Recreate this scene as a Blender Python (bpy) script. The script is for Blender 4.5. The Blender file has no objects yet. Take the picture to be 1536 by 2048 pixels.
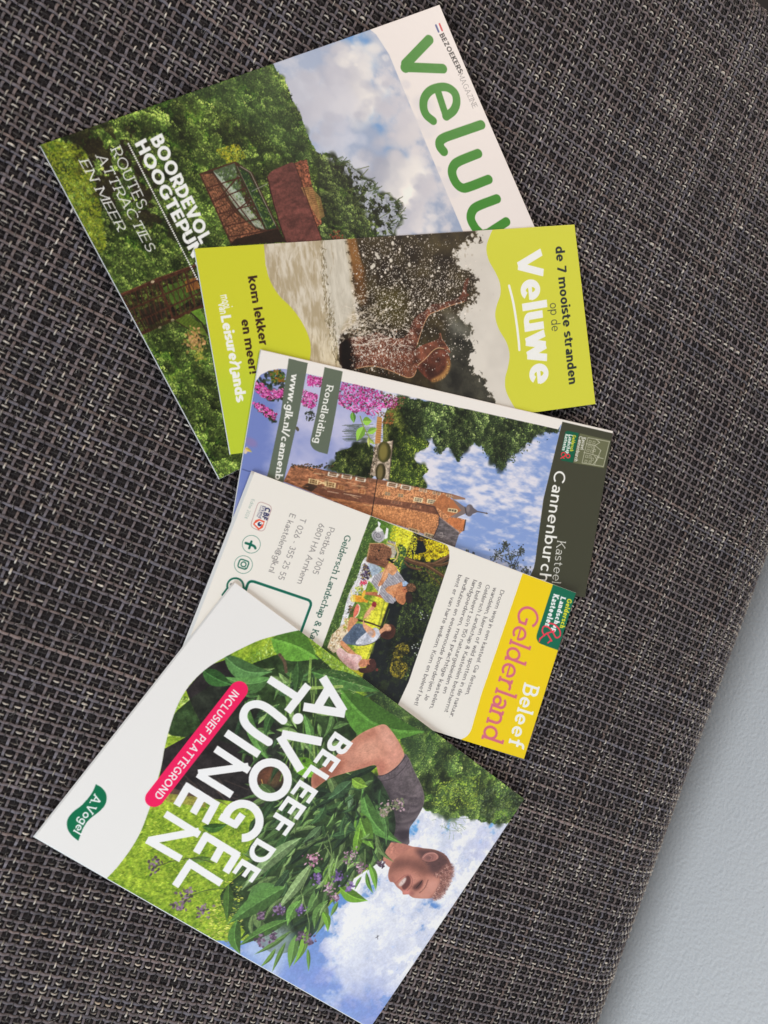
import bpy, math
import numpy as np

# ------------------------------------------------------------------ camera, light, exposure
S = bpy.context.scene
S.render.engine = 'CYCLES'
S.view_settings.view_transform = 'Standard'; S.view_settings.look = 'None'; S.view_settings.gamma = 1; S.view_settings.use_curve_mapping = False
S.view_settings.exposure = 0.0
MM = .001
def sm(a, b, x):
    t = np.clip((x - a) / (b - a), 0, 1); return t * t * (3 - 2 * t)
# ------------------------------------------------------------------ the sheets: traced corners of each one on the cushion plane (mm)
W0, H0, FOC = 1536, 2048, 1538.0
_rx, _ry, DIST = math.radians(3.46), math.radians(-19.95), 406.3
_c, _s, _d, _e = math.cos(_rx), math.sin(_rx), math.cos(_ry), math.sin(_ry)
ROT = np.array([[_d, 0, _e], [0, 1, 0], [-_e, 0, _d]]) @ np.array([[1, 0, 0], [0, _c, -_s], [0, _s, _c]])   # plane axes (right, down, away) seen from the camera
CAM = ROT.T @ np.array([0, 0, -DIST])
def onplane(p, z=0.0):                        # a traced corner -> point of the plane lying z mm above the fabric
    out = []
    for x, y in np.atleast_2d(p):
        ray = ROT.T @ np.array([(x - W0 / 2) / FOC, (y - H0 / 2) / FOC, 1]); t = (-z - CAM[2]) / ray[2]
        out.append((CAM + t * ray)[:2])
    return np.array(out)
def topix(q):
    P = np.c_[q, np.zeros(len(q))] @ ROT.T + [0, 0, DIST]
    return np.c_[FOC * P[:, 0] / P[:, 2] + W0 / 2, FOC * P[:, 1] / P[:, 2] + H0 / 2]
def fourth(b, a, c):                          # corner opposite b, of a rectangle b-a, b-c
    q = onplane([b, a, c]); return tuple(topix(np.array([q[1] + q[2] - q[0]]))[0])
def depth_edge(a, b, mm):                     # the other long edge of a leaflet whose edge a-b is in view
    q = onplane([a, b]); u = (q[1] - q[0]) / np.linalg.norm(q[1] - q[0]); n = np.array([-u[1], u[0]]) * mm
    return [tuple(p) for p in topix(q + n)]
Q_MAG = [(80, 290), (877, 12), (1139, 614), (439, 958)]
Q_LEAF = [(389, 497), (1149, 449), (1191, 808), (461, 909)]
Q_CAS = [(522, 700), (1226, 863)] + depth_edge((522, 700), (1226, 863), 99)[::-1]
Q_GEL = [(509, 944), (1152, 1186), (1048, 1518), (367, 1307)]
Q_VOG = [(470, 1165), (1049, 1598), (740, 2056), (70, 1674)]

def b3(v): return (v[0], -v[1], -v[2])                              # plane axes -> Blender axes
cam = bpy.data.objects.new('camera', bpy.data.cameras.new('camera')); S.collection.objects.link(cam); S.camera = cam
from mathutils import Matrix, Vector
r_, u_, k_ = Vector(b3(ROT[0])), -Vector(b3(ROT[1])), -Vector(b3(ROT[2]))
cam.matrix_world = Matrix(((r_.x, u_.x, k_.x, CAM[0] * MM), (r_.y, u_.y, k_.y, -CAM[1] * MM), (r_.z, u_.z, k_.z, -CAM[2] * MM), (0, 0, 0, 1)))
cam.data.sensor_fit = 'VERTICAL'; cam.data.sensor_height = 36; cam.data.lens = FOC / H0 * 36; cam.data.clip_start = .01; cam.data.clip_end = 50
cam.data.dof.use_dof = True; cam.data.dof.focus_distance = .415; cam.data.dof.aperture_fstop = 9.0
w_ = bpy.data.worlds.new('World'); S.world = w_; w_.use_nodes = True
w_.node_tree.nodes['Background'].inputs[0].default_value = (.80, .86, 1, 1); w_.node_tree.nodes['Background'].inputs[1].default_value = .16
def area(name, loc, aim, sx, sy, power, col):
    d = bpy.data.lights.new(name, 'AREA'); d.shape = 'RECTANGLE'; d.size = sx; d.size_y = sy; d.energy = power; d.color = col
    o = bpy.data.objects.new(name, d); S.collection.objects.link(o); o.location = loc
    o.rotation_euler = (Vector(aim) - Vector(loc)).to_track_quat('-Z', 'Y').to_euler(); return o
area('window_light', (-1.15, -.95, .78), (0, 0, 0), .9, .9, 25, (.88, .95, 1))
area('ceiling_lamp_light', (.8, 1.45, 1.35), (0, 0, 0), .8, .8, 31, (1, .86, .73))

# ------------------------------------------------------------------ materials
def mat(name, rough=.5, spec=.5, col=(.5, .5, .5), attr=None, sheen=0):
    m = bpy.data.materials.new(name); m.use_nodes = True; nt = m.node_tree; b = nt.nodes['Principled BSDF']
    b.inputs['Roughness'].default_value = rough; b.inputs['Specular IOR Level'].default_value = spec; b.inputs['Base Color'].default_value = (*col, 1)
    if sheen: b.inputs['Sheen Weight'].default_value = sheen
    if attr:
        a = nt.nodes.new('ShaderNodeAttribute'); a.attribute_name = attr; nt.links.new(a.outputs['Color'], b.inputs['Base Color'])
    return m
def noise_bump(m, scale, strength, dist, detail=4):
    nt = m.node_tree; b = nt.nodes['Principled BSDF']; tc = nt.nodes.new('ShaderNodeTexCoord'); n = nt.nodes.new('ShaderNodeTexNoise'); bp = nt.nodes.new('ShaderNodeBump')
    n.inputs['Scale'].default_value = scale; n.inputs['Detail'].default_value = detail; bp.inputs['Strength'].default_value = strength; bp.inputs['Distance'].default_value = dist
    nt.links.new(tc.outputs['Object'], n.inputs['Vector']); nt.links.new(n.outputs['Fac'], bp.inputs['Height']); nt.links.new(bp.outputs['Normal'], b.inputs['Normal'])
    return n
M_yarn = mat('upholstery yarn', .85, .25, attr='Col', sheen=.15); noise_bump(M_yarn, 2600, .5, .0003, 2)
M_under = mat('cushion lining', .95, .1, (.026, .022, .023))
M_print = mat('printed coated paper', .3, .36, attr='Col'); noise_bump(M_print, 380, .06, .0006, 2)
M_paper = mat('paper edge', .7, .3, (.74, .73, .71))
M_wall = mat('painted plaster', .7, .3, (.86, .87, .88))
M_floor = mat('dark floor', .6, .3, (.02, .018, .018))

def link(name, verts, faces, m, parent=None, col=None, smooth=True, loc=(0, 0, 0)):
    me = bpy.data.meshes.new(name); v = np.asarray(verts, np.float32); f = np.asarray(faces, np.int32); k = f.shape[1]
    me.vertices.add(len(v)); me.vertices.foreach_set('co', v.ravel()); me.loops.add(f.size); me.loops.foreach_set('vertex_index', f.ravel())
    me.polygons.add(len(f)); me.polygons.foreach_set('loop_start', np.arange(0, f.size, k, dtype=np.int32))
    if smooth: me.polygons.foreach_set('use_smooth', np.ones(len(f), bool))
    if col is not None:
        a = me.attributes.new('Col', 'FLOAT_COLOR', 'POINT'); c = np.ones((len(v), 4), np.float32); c[:, :3] = col; a.data.foreach_set('color', c.ravel())
    me.update(calc_edges=True); me.validate(); me.materials.append(m)
    o = bpy.data.objects.new(name, me); S.collection.objects.link(o); o.location = loc
    if parent: o.parent = parent
    return o
def thing(name, label, cat, loc, group=None):
    o = bpy.data.objects.new(name, None); o.empty_display_size = .02; S.collection.objects.link(o); o.location = loc; o['label'] = label; o['category'] = cat
    if group: o['group'] = group
    return o
def grid_faces(nu, nv, flip=False):          # nv rows of nu points
    i = np.arange(nv - 1)[:, None] * nu + np.arange(nu - 1)[None]; i = i.ravel(); f = np.stack([i, i + 1, i + nu + 1, i + nu], 1)
    return f[:, ::-1] if flip else f

# ------------------------------------------------------------------ the sofa cushion: a real plain weave of flat grey yarn and thin cream-flecked yarn
ANG = math.radians(23.6); PITCH = 2.672; EDGE_S, EDGE_R = 239.0, 52.0; BACK_T, BACK_R = -368.0, 30.0
E1 = np.array([math.cos(ANG), math.sin(ANG)]); E2 = np.array([-math.sin(ANG), math.cos(ANG)])
def edge(t): return EDGE_S + .026 * (np.clip(t, -500, 500) - 170)
def cushion(s, t, z):                        # fabric coordinates (mm) -> Blender metres; the cushion rolls over at two sides
    es = edge(t); th = np.clip((s - es) / EDGE_R, 0, 1.65); over = np.maximum(s - es - 1.65 * EDGE_R, 0)
    s2 = np.where(s > es, es + (EDGE_R + z) * np.sin(th) + over * math.cos(1.65), s); z2 = np.where(s > es, (EDGE_R + z) * np.cos(th) - EDGE_R - over * math.sin(1.65), z)
    th = np.clip((BACK_T - t) / BACK_R, 0, 1.6); over = np.maximum(BACK_T - t - 1.6 * BACK_R, 0)
    t2 = np.where(t < BACK_T, BACK_T - (BACK_R + z2) * np.sin(th) - over * math.cos(1.6), t); z3 = np.where(t < BACK_T, (BACK_R + z2) * np.cos(th) - BACK_R - over * math.sin(1.6), z2)
    z3 = z3 + .5 * np.sin(s / 61 + 1) * np.sin(t / 83) - .5
    return np.stack([(s2 * E1[0] + t2 * E2[0]) * MM, -(s2 * E1[1] + t2 * E2[1]) * MM, z3 * MM], -1)

def weave(seed=3):
    R = np.random.default_rng(seed); V, F, C = [], [], []; base = 0
    fr = onplane([(-420, -420), (1750, -300), (1750, 2470), (-420, 2470)])
    def inside(s, t):                        # near the part of the seat the photo shows
        x = s * E1[0] + t * E2[0]; y = s * E1[1] + t * E2[1]; ok = np.ones_like(s, bool)
        for i in range(4):
            a, b = fr[i], fr[(i + 1) % 4]; ok &= (b[0] - a[0]) * (y - a[1]) - (b[1] - a[1]) * (x - a[0]) > 0
        return ok
    s_all = (-420, EDGE_S + 1.45 * EDGE_R); t_all = (BACK_T - 1.5 * BACK_R, 440); SUB = 5
    wob = np.random.default_rng(9)
    def along(n, sc):                        # smooth random signal along a yarn
        return np.interp(np.arange(n), np.arange(0, n + sc, sc), R.normal(size=len(np.arange(0, n + sc, sc))))
    prof = np.radians(np.array([-20, 25, 65, 115, 155, 200.]))
    for direction in (0, 1):                 # 0: warp (runs along t), 1: weft (runs along s)
        lo, hi = (s_all if direction == 0 else t_all); n = int((hi - lo) / PITCH); l0, l1 = (t_all if direction == 0 else s_all); m = int((l1 - l0) / PITCH)
        i0 = int(math.floor(lo / PITCH)); j0 = int(math.floor(l0 / PITCH))
        for i in range(n):
            gi = i0 + i; grey = gi % 2 == 0
            q = np.arange(m * SUB + 1) / SUB; pos = (j0 + q) * PITCH; lat = gi * PITCH + along(len(q), 40) * .13 + along(len(q), 5) * .09 + .5 * np.sin(pos / 70 + gi * .05)
            sgn = 1 if (gi % 2 == 0) == (direction == 1) else -1
            hgt = np.cos(np.pi * (j0 + q)) * sgn * .42                      # over / under, one crossing after another
            if direction == 0: hgt = -np.cos(np.pi * (j0 + q)) * (1 if gi % 2 == 0 else -1) * .42
            else: hgt = np.cos(np.pi * (j0 + q)) * (1 if gi % 2 == 0 else -1) * .42
            if grey:
                wd = .63 + .07 * along(len(q), 9) + R.normal() * .04; th = .26; hgt = hgt * (1.15 + .2 * along(len(q), 7))
                tone = np.clip(1 + .15 * R.normal() + .08 * along(len(q), 26) + .1 * along(len(q), 4), .55, 1.6); warm = np.clip(R.normal() * .03, -.05, .08)
                c = np.stack([tone * (.138 + warm * .25), tone * .114, tone * (.120 - warm * .25)], 1)
            else:
                lv = along(len(q), 9) * .8 + along(len(q), 70) * .6 + R.normal() * .7; cross = np.repeat(R.normal(size=m + 1), SUB)[2:len(q) + 2] * .55; cross = np.pad(cross, (0, len(q) - len(cross)))
                slub = np.clip(along(len(q), 30) - 1.55, 0, 1) * (1 if direction else .7)
                k = 1 / (1 + np.exp(-(lv + cross - .1) * 2.2)); k = np.clip(k + slub * 2, 0, 1)
                fat = np.clip(1 + .35 * np.repeat(R.normal(size=m + 2), SUB)[2:len(q) + 2], .45, 1.7)
                up = sm(-.8, .45, hgt / .42)                                # the pale fibre shows where the yarn rides over
                wd = .22 + (.14 * k * fat + .40 * slub) * up + .02 * along(len(q), 6); th = .16 + (.17 * k + .12 * slub) * up; hgt = hgt * (1 + .6 * k) + .10 * k * up; lat = lat + .12 * np.repeat(R.normal(size=m + 2), SUB)[2:len(q) + 2]
                cream = np.array([.48, .43, .37]) * (1 + .16 * R.normal()) * (.72 + .28 * np.clip(fat, 0, 1.2))[:, None]; dark = np.array([.016, .013, .014]); c = dark + (cream - dark) * ((k * np.maximum(up, .6 * slub))[:, None] ** 1.25)
                tint = np.clip(along(len(q), 22) - 1.2, 0, 1)[:, None]; c = c * (1 - tint * .35 * np.array([0, .3, .6]))
            ok = inside(lat if direction == 0 else pos, pos if direction == 0 else lat)
            if ok.sum() < 3: continue
            a, b = np.nonzero(ok)[0][[0, -1]]; sl = slice(a, b + 1); pos, lat, hgt, c = pos[sl], lat[sl], hgt[sl], c[sl]; wd = np.broadcast_to(wd, q.shape)[sl]; th = np.broadcast_to(th, q.shape)[sl]
            L = lat[:, None] + wd[:, None] * np.cos(prof)[None]; Z = hgt[:, None] + th[:, None] * np.sin(prof)[None] - .55; A = np.broadcast_to(pos[:, None], L.shape)
            p = cushion(L, A, Z) if direction == 0 else cushion(A, L, Z)
            nn, k = L.shape; V.append(p.reshape(-1, 3)); F.append(grid_faces(k, nn, direction == 1) + base); base += nn * k
            jit = 1 + .12 * R.normal(size=(nn, 1, 1)); C.append((c[:, None, :] * jit * np.ones((1, k, 1))).reshape(-1, 3))
    return np.concatenate(V), np.concatenate(F), np.clip(np.concatenate(C), .004, .8)

def fuzz(n=9000, seed=5):                     # stray fibres standing off the yarn
    R = np.random.default_rng(seed); s0 = R.uniform(-220, 285, n); t0 = R.uniform(-390, 290, n); an = R.uniform(0, 6.28, n); L = R.uniform(1.2, 5, n); bend = R.normal(size=n) * .7; lift = R.uniform(.1, .9, n); k = 7
    q = np.linspace(0, 1, k)[None]; a = an[:, None] + bend[:, None] * q; s = s0[:, None] + L[:, None] * q * np.cos(a); t = t0[:, None] + L[:, None] * q * np.sin(a); z = -.1 + lift[:, None] * np.sin(np.pi * q)
    wx, wy = -np.sin(a) * .035, np.cos(a) * .035
    p = np.stack([cushion(s + wx, t + wy, z), cushion(s - wx, t - wy, z)], 2).reshape(-1, 3)
    b = (np.arange(n)[:, None] * k + np.arange(k - 1)[None]).ravel() * 2
    col = np.repeat(np.where(R.random(n) < .4, .45, .14)[:, None] * np.array([[1, .92, .85]]), k * 2, 0)
    return p, np.stack([b, b + 1, b + 3, b + 2], 1), col
sofa = thing('sofa', 'dark grey woven sofa seat flecked with cream yarn, under the spread leaflets', 'sofa', (0, 0, -.06))
v, f, c = weave(); v2, f2, c2 = fuzz(); f = np.concatenate([f, f2 + len(v)]); v = np.concatenate([v, v2]); c = np.concatenate([c, c2]); v = v - np.array([0, 0, -.06]); link('woven_cover', v, f, M_yarn, sofa, c)
ss, tt = np.meshgrid(np.r_[np.linspace(-900, EDGE_S, 30), np.linspace(EDGE_S + 4, EDGE_S + 1.65 * EDGE_R, 24), EDGE_S + 1.65 * EDGE_R + 260], np.r_[BACK_T - 300, np.linspace(BACK_T - 1.6 * BACK_R, BACK_T, 16), np.linspace(BACK_T + 10, 900, 40)])
v = cushion(ss, tt, np.full(ss.shape, -1.35)).reshape(-1, 3) - np.array([0, 0, -.06]); link('cushion_core', v, grid_faces(ss.shape[1], ss.shape[0], True), M_under, sofa)

# wall that the sofa stands against, and the floor far below
def wall():
    n = 260; s0 = EDGE_S + EDGE_R + 3
    T, Zz = np.meshgrid(np.linspace(-700, 900, 2), np.linspace(-450, 900, 2)); s = edge(T) + EDGE_R + 26
    v = np.stack([(s * E1[0] + T * E2[0]) * MM, -(s * E1[1] + T * E2[1]) * MM, Zz * MM], -1).reshape(-1, 3)
    o = link('wall', v, grid_faces(2, 2, True), M_wall, smooth=False)
    o['kind'] = 'structure'; o['label'] = 'pale plastered wall with an orange peel texture behind the sofa edge'; o['category'] = 'wall'
noise_bump(M_wall, 430, .32, .0014, 3)
wall()
fl = link('floor', np.array([(-3, -3, -.45), (3, -3, -.45), (3, 3, -.45), (-3, 3, -.45)]), np.array([[0, 1, 2, 3]]), M_floor, smooth=False); fl['kind'] = 'structure'

# ------------------------------------------------------------------ print shop: small raster painter for the printed covers
PPM = 4.0                                    # printed dots per millimetre of paper

def rng(seed): return np.random.default_rng(seed)

def smooth_up(g, h, w):                      # smooth interpolation of a coarse random grid
    gh, gw = g.shape
    y = np.linspace(0, gh - 1.001, h); x = np.linspace(0, gw - 1.001, w)
    yi = y.astype(int); xi = x.astype(int); fy = y - yi; fx = x - xi
    fy = fy * fy * (3 - 2 * fy); fx = fx * fx * (3 - 2 * fx)
    r0 = g[yi][:, xi] * (1 - fx) + g[yi][:, xi + 1] * fx
    r1 = g[yi + 1][:, xi] * (1 - fx) + g[yi + 1][:, xi + 1] * fx
    return r0 * (1 - fy[:, None]) + r1 * fy[:, None]

def fbm(h, w, cell, seed, octaves=4, gain=.55, stretch=(1, 1)):
    r = rng(seed); out = np.zeros((h, w)); amp = 1; tot = 0
    for o in range(octaves):
        c = max(cell / 2 ** o, 1.0)
        gh = int(h / (c * stretch[0])) + 3; gw = int(w / (c * stretch[1])) + 3
        out += amp * smooth_up(r.random((gh, gw)), h, w); tot += amp; amp *= gain
    return np.clip((out / tot - .5) * 1.8 + .5, 0, 1)

def homography(src, dst):
    A = []; b = []
    for (x, y), (u, v) in zip(src, dst):
        A += [[x, y, 1, 0, 0, 0, -u * x, -u * y], [0, 0, 0, x, y, 1, -v * x, -v * y]]; b += [u, v]
    return np.append(np.linalg.solve(np.array(A, float), np.array(b, float)), 1).reshape(3, 3)

def hmap(Hm, p):
    p = np.atleast_2d(np.asarray(p, float)); q = np.c_[p, np.ones(len(p))] @ Hm.T
    return q[:, :2] / q[:, 2:3]

# frames of the enlarged views the artwork was measured in: (scale, x0, y0)
FR = {'p': (1, 0, 0), 'z1': (2.4, 60, 0), 'z2': (2.4, 560, 0), 'z3': (2.743, 60, 450), 'z4': (3.657, 380, 440), 'z5': (2.743, 660, 440),
      'z6': (3.072, 460, 680), 'z7': (3.84, 860, 800), 'z8': (4.042, 380, 940), 'y1': (5.486, 620, 1000), 'y2': (3.84, 780, 1080),
      'y3': (2.56, 60, 1160), 'y4': (3.072, 360, 1180), 'y5': (2.743, 500, 1380), 'y6': (2.194, 200, 1560), 'f1': (4.76, 740, 1660), 'fc': (3.173, 660, 560), 'fl': (2.975, 440, 1640), 'fa': (3.967, 640, 1420), 'ft': (2.8, 480, 1240)}

class Art:
    def __init__(s, w, h, quad, base):
        s.wmm, s.hmm = w, h; s.W = int(w * PPM); s.H = int(h * PPM)
        s.Hm = homography(quad, [(0, 0), (s.W, 0), (s.W, s.H), (0, s.H)])
        s.a = np.ones((s.H, s.W, 3)) * np.array(base, float) / 255
        yy, xx = np.mgrid[0:s.H, 0:s.W]
        s.xx = xx + .5; s.yy = yy + .5
        q = np.linalg.inv(s.Hm) @ np.stack([s.xx.ravel(), s.yy.ravel(), np.ones(s.W * s.H)])
        s.px = (q[0] / q[2]).reshape(s.H, s.W); s.py = (q[1] / q[2]).reshape(s.H, s.W)
        c = np.mean(quad, 0); d = hmap(s.Hm, [c, c + [10, 0], c + [0, 10]])
        s.k = math.sqrt(abs(np.linalg.det(np.stack([d[1] - d[0], d[2] - d[0]])))) / 10     # dots per traced unit
    def P(s, fr, pts):
        k, x0, y0 = FR[fr]; p = np.asarray(pts, float) / k + [x0, y0]
        return hmap(s.Hm, p)
    def mask(s, poly, ss=3):                 # anti-aliased even-odd fill; returns (slice, coverage)
        poly = np.asarray(poly); x0 = max(int(poly[:, 0].min()) - 1, 0); y0 = max(int(poly[:, 1].min()) - 1, 0)
        x1 = min(int(poly[:, 0].max()) + 2, s.W); y1 = min(int(poly[:, 1].max()) + 2, s.H)
        if x1 <= x0 or y1 <= y0: return None
        n = (x1 - x0) * ss
        xs = x0 + (np.arange(n) + .5) / ss; ys = y0 + (np.arange((y1 - y0) * ss) + .5) / ss
        cnt = np.zeros((len(ys), n + 1), np.int16)
        a = poly; b = np.roll(poly, -1, 0)
        for (ax, ay), (bx, by) in zip(a, b):
            if ay == by: continue
            lo, hi = (ay, by) if ay < by else (by, ay)
            i0 = np.searchsorted(ys, lo); i1 = np.searchsorted(ys, hi)
            if i1 <= i0: continue
            xc = ax + (ys[i0:i1] - ay) * (bx - ax) / (by - ay)
            j = np.searchsorted(xs, xc)
            cnt[np.arange(i0, i1), j] += 1
        ins = (np.cumsum(cnt[:, :n], 1) % 2).astype(np.float32)
        return (slice(y0, y1), slice(x0, x1)), ins.reshape(y1 - y0, ss, x1 - x0, ss).mean((1, 3))
    def blend(s, sl, m, col, al=1.0):
        m = (m * al)[..., None]; c = np.asarray(col, float)
        c = c / 255
        s.a[sl] = s.a[sl] * (1 - m) + c * m
    def poly(s, fr, pts, col, al=1.0, ss=3):
        r = s.mask(s.P(fr, pts) if fr else pts, ss)
        if r: s.blend(r[0], r[1], col, al)
    def tex(s, fr, pts, tx, al=1.0, blur=0):  # fill a polygon from a full-size picture (0..255)
        r = s.mask(s.P(fr, pts) if fr else pts)
        if r:
            sl, m = r
            if blur:
                full = np.zeros((s.H, s.W)); full[sl] = m; m = box(full, blur); sl = (slice(0, s.H), slice(0, s.W))
            s.blend(sl, m, tx[sl], al)
    def full(s, fr, pts, blur=0):
        f = np.zeros((s.H, s.W)); r = s.mask(s.P(fr, pts) if fr else pts)
        if r: f[r[0]] = r[1]
        return box(f, blur) if blur else f
    def put(s, m, col, al=1.0):
        s.blend((slice(0, s.H), slice(0, s.W)), m, col, al)
    def line(s, fr, pts, w, col, al=1.0, caps=True):     # w in traced photo units
        p = s.P(fr, pts) if fr else np.asarray(pts); h = w * s.k / 2
        M = None
        for a, b in zip(p[:-1], p[1:]):
            x0 = max(int(min(a[0], b[0]) - h) - 1, 0); x1 = min(int(max(a[0], b[0]) + h) + 2, s.W)
            y0 = max(int(min(a[1], b[1]) - h) - 1, 0); y1 = min(int(max(a[1], b[1]) + h) + 2, s.H)
            if x1 <= x0 or y1 <= y0: continue
            X = s.xx[y0:y1, x0:x1] - a[0]; Y = s.yy[y0:y1, x0:x1] - a[1]; d = b - a; L = d @ d + 1e-9
            t = np.clip((X * d[0] + Y * d[1]) / L, 0, 1)
            m = np.clip(h - np.hypot(X - t * d[0], Y - t * d[1]) + .5, 0, 1) * min(1, 2 * h + .2)
            if len(p) == 2: s.blend((slice(y0, y1), slice(x0, x1)), m, col, al); return
            if M is None: M = np.zeros((s.H, s.W), np.float32)
            M[y0:y1, x0:x1] = np.maximum(M[y0:y1, x0:x1], m)
        if M is not None: s.put(M, col, al)
    def dab(s, x, y, rx, ry, ang, col, al=1.0, soft=.35):  # one elliptical brush mark, in dots
        R = max(rx, ry) + 2
        x0 = max(int(x - R), 0); x1 = min(int(x + R) + 1, s.W); y0 = max(int(y - R), 0); y1 = min(int(y + R) + 1, s.H)
        if x1 <= x0 or y1 <= y0: return
        X = s.xx[y0:y1, x0:x1] - x; Y = s.yy[y0:y1, x0:x1] - y; c, n = math.cos(ang), math.sin(ang)
        d = np.hypot((X * c + Y * n) / rx, (Y * c - X * n) / ry)
        s.blend((slice(y0, y1), slice(x0, x1)), 1 - sm(1 - soft, 1 + soft, d), col, al)
    def ell(s, fr, x, y, rx, ry, ang, col, al=1.0, soft=.1):  # traced ellipse (angle in traced frame)
        k = FR[fr][0]; p = s.P(fr, [(x, y), (x + 10 * math.cos(ang), y + 10 * math.sin(ang))]); d = p[1] - p[0]
        s.dab(p[0][0], p[0][1], rx / k * s.k, ry / k * s.k, math.atan2(d[1], d[0]), col, al, soft)
    def scatter(s, M, n, seed, cols, r, asp=(.35, .7), al=(.6, 1), ang=None, spread=3.2, soft=.3, clump=None):
        R = rng(seed); ys, xs = np.nonzero(M > .5)
        if len(xs) == 0: return
        if clump is not None:
            p = clump[ys, xs] ** 2 + .02; idx = R.choice(len(xs), n, p=p / p.sum())
        else: idx = R.integers(0, len(xs), n)
        cols = np.asarray(cols, float); a0 = 0 if ang is None else ang
        for i in idx:
            c = cols[R.integers(len(cols))] * (.8 + .4 * R.random()); rr = R.uniform(*r) * s.k
            s.dab(xs[i] + R.random(), ys[i] + R.random(), rr, rr * R.uniform(*asp), a0 + (R.random() - .5) * spread, np.clip(c, 0, 255), R.uniform(*al), soft)
    def foliage(s, M, seed, dark, mid, light, cell=18, size=(1.2, 3), dens=.05, hi=None, bias=0):
        # leaves in light and dark clumps: shadowed base, then mid and sunlit leaf marks where the clumps face the sky
        h, w = s.H, s.W; n1 = fbm(h, w, cell * s.k, seed, 4, .62); n2 = fbm(h, w, 3.0 * s.k, seed + 1, 2)
        t = np.clip(n1 * .7 + n2 * .45 - .1 + bias, 0, 1)[..., None]
        d, m, l = [np.asarray(c, float) for c in (dark, mid, light)]
        tx = d * (1 - sm(.15, .55, t)) + m * sm(.15, .55, t); tx = tx * (1 - sm(.6, .95, t)) + l * sm(.6, .95, t)
        s.put(M, tx)
        n = int(M.sum() * dens)
        cl = np.clip(n1 + bias, 0, 1)
        s.scatter(M, n, seed + 2, [d * .8, d, m * .7], size, al=(.5, .9), clump=1 - cl)
        s.scatter(M, n, seed + 3, [m, m * 1.15, (m + l) / 2], size, al=(.5, .95), clump=cl)
        s.scatter(M, n, seed + 4, [l, l * 1.1, hi if hi is not None else l], (size[0] * .6, size[1] * .75), al=(.5, 1), clump=np.clip(cl * 1.6 - .5, 0, 1))
    def crowns(s, M, seed, dark, mid, light, r=(7, 13), dens=1.0, marks=46, sun=(.85, -.5), leaf=(.9, 2.1), al=.65):
        # tree crowns built up clump by clump: a shadowed body, then leaf marks that turn lighter towards the sun
        R = rng(seed); ys, xs = np.nonzero(M > .5)
        if len(xs) == 0: return
        d, m, l = [np.asarray(c, float) for c in (dark, mid, light)]; rm = (r[0] + r[1]) / 2 * s.k
        n = int(dens * len(xs) / (rm * rm * 1.5)); big = fbm(s.H, s.W, 34 * s.k, seed + 5, 3)
        idx = R.choice(len(xs), max(n, 1)); idx = idx[np.argsort(xs[idx] * sun[0] * .6 + R.normal(size=len(idx)) * 18)]
        for i in idx:
            x, y = xs[i], ys[i]; q = R.uniform(*r) * s.k; e = 1 + (big[y, x] - .5) * 1.1
            s.dab(x - q * .25 * sun[0], y - q * .25 * sun[1], q, q * R.uniform(.65, .95), R.uniform(0, 3.1), d * e, al, .6)
            for j in range(marks):
                a = R.uniform(0, 6.283); h = q * math.sqrt(R.random()) * 1.05; ox, oy = h * math.cos(a), h * math.sin(a)
                t = .52 + .5 * (ox * sun[0] + oy * sun[1]) / q + R.normal() * .22
                c = d + (m - d) * min(max(t * 2, 0), 1) if t < .5 else m + (l - m) * min((t - .5) * 2, 1)
                px_, py_ = x + ox, y + oy
                if 0 <= px_ < s.W and 0 <= py_ < s.H and M[int(py_), int(px_)] > .35:
                    z = R.uniform(*leaf) * s.k; s.dab(px_, py_, z, z * R.uniform(.35, .75), R.uniform(0, 3.1), np.clip(c * e * R.uniform(.85, 1.15), 0, 255), R.uniform(.6, 1), .35)
    def grain(s, M, seed, amt=.16, cell=1.6):      # the fine light-and-dark of a screened photograph
        n = fbm(s.H, s.W, cell * s.k * 2, seed, 2, .8) - .5; m = fbm(s.H, s.W, 7 * s.k, seed + 1, 3) - .5
        s.a *= 1 + (M * (n * amt + m * amt * .8))[..., None]; s.a = np.clip(s.a, 0, 1)
    def soft(s, fr, pts, r, col, al, M=None):     # a blurred tone laid into a painted form
        f = s.full(fr, rnd_poly(pts, 4), r * s.k)
        s.put(f if M is None else f * M, col, al)
    def leaf(s, b, t, w, col, vein=None, bend=0, al=1.0):      # a single leaf, points in dots
        b = np.asarray(b, float); t = np.asarray(t, float); d = t - b; L = np.hypot(*d); u = d / (L + 1e-9); n = np.array([-u[1], u[0]])
        q = np.linspace(0, 1, 12); wd = np.sin(np.pi * q ** .8) * w / 2; mid = b + np.outer(q * L, u) + np.outer(np.sin(np.pi * q) * bend * L, n)
        up = mid + wd[:, None] * n; lo = mid - wd[:, None] * n; c = np.asarray(col, float)
        s.poly(None, np.r_[up, mid[::-1]], np.clip(c * 1.14, 0, 255), al, 2); s.poly(None, np.r_[mid, lo[::-1]], c * .86, al, 2)
        if vein is not None:
            for a_, b_ in zip(mid[:-1], mid[1:]): s.line(None, [a_, b_], max(.8, w * .07) / s.k, vein, .7)
            for qq in range(2, 10, 2):
                for sd in (1, -1):
                    e = mid[min(qq + 2, 11)] + sd * n * wd[min(qq + 1, 11)] * .8
                    s.line(None, [mid[qq], e], .7 / s.k, vein, .35)
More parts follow.
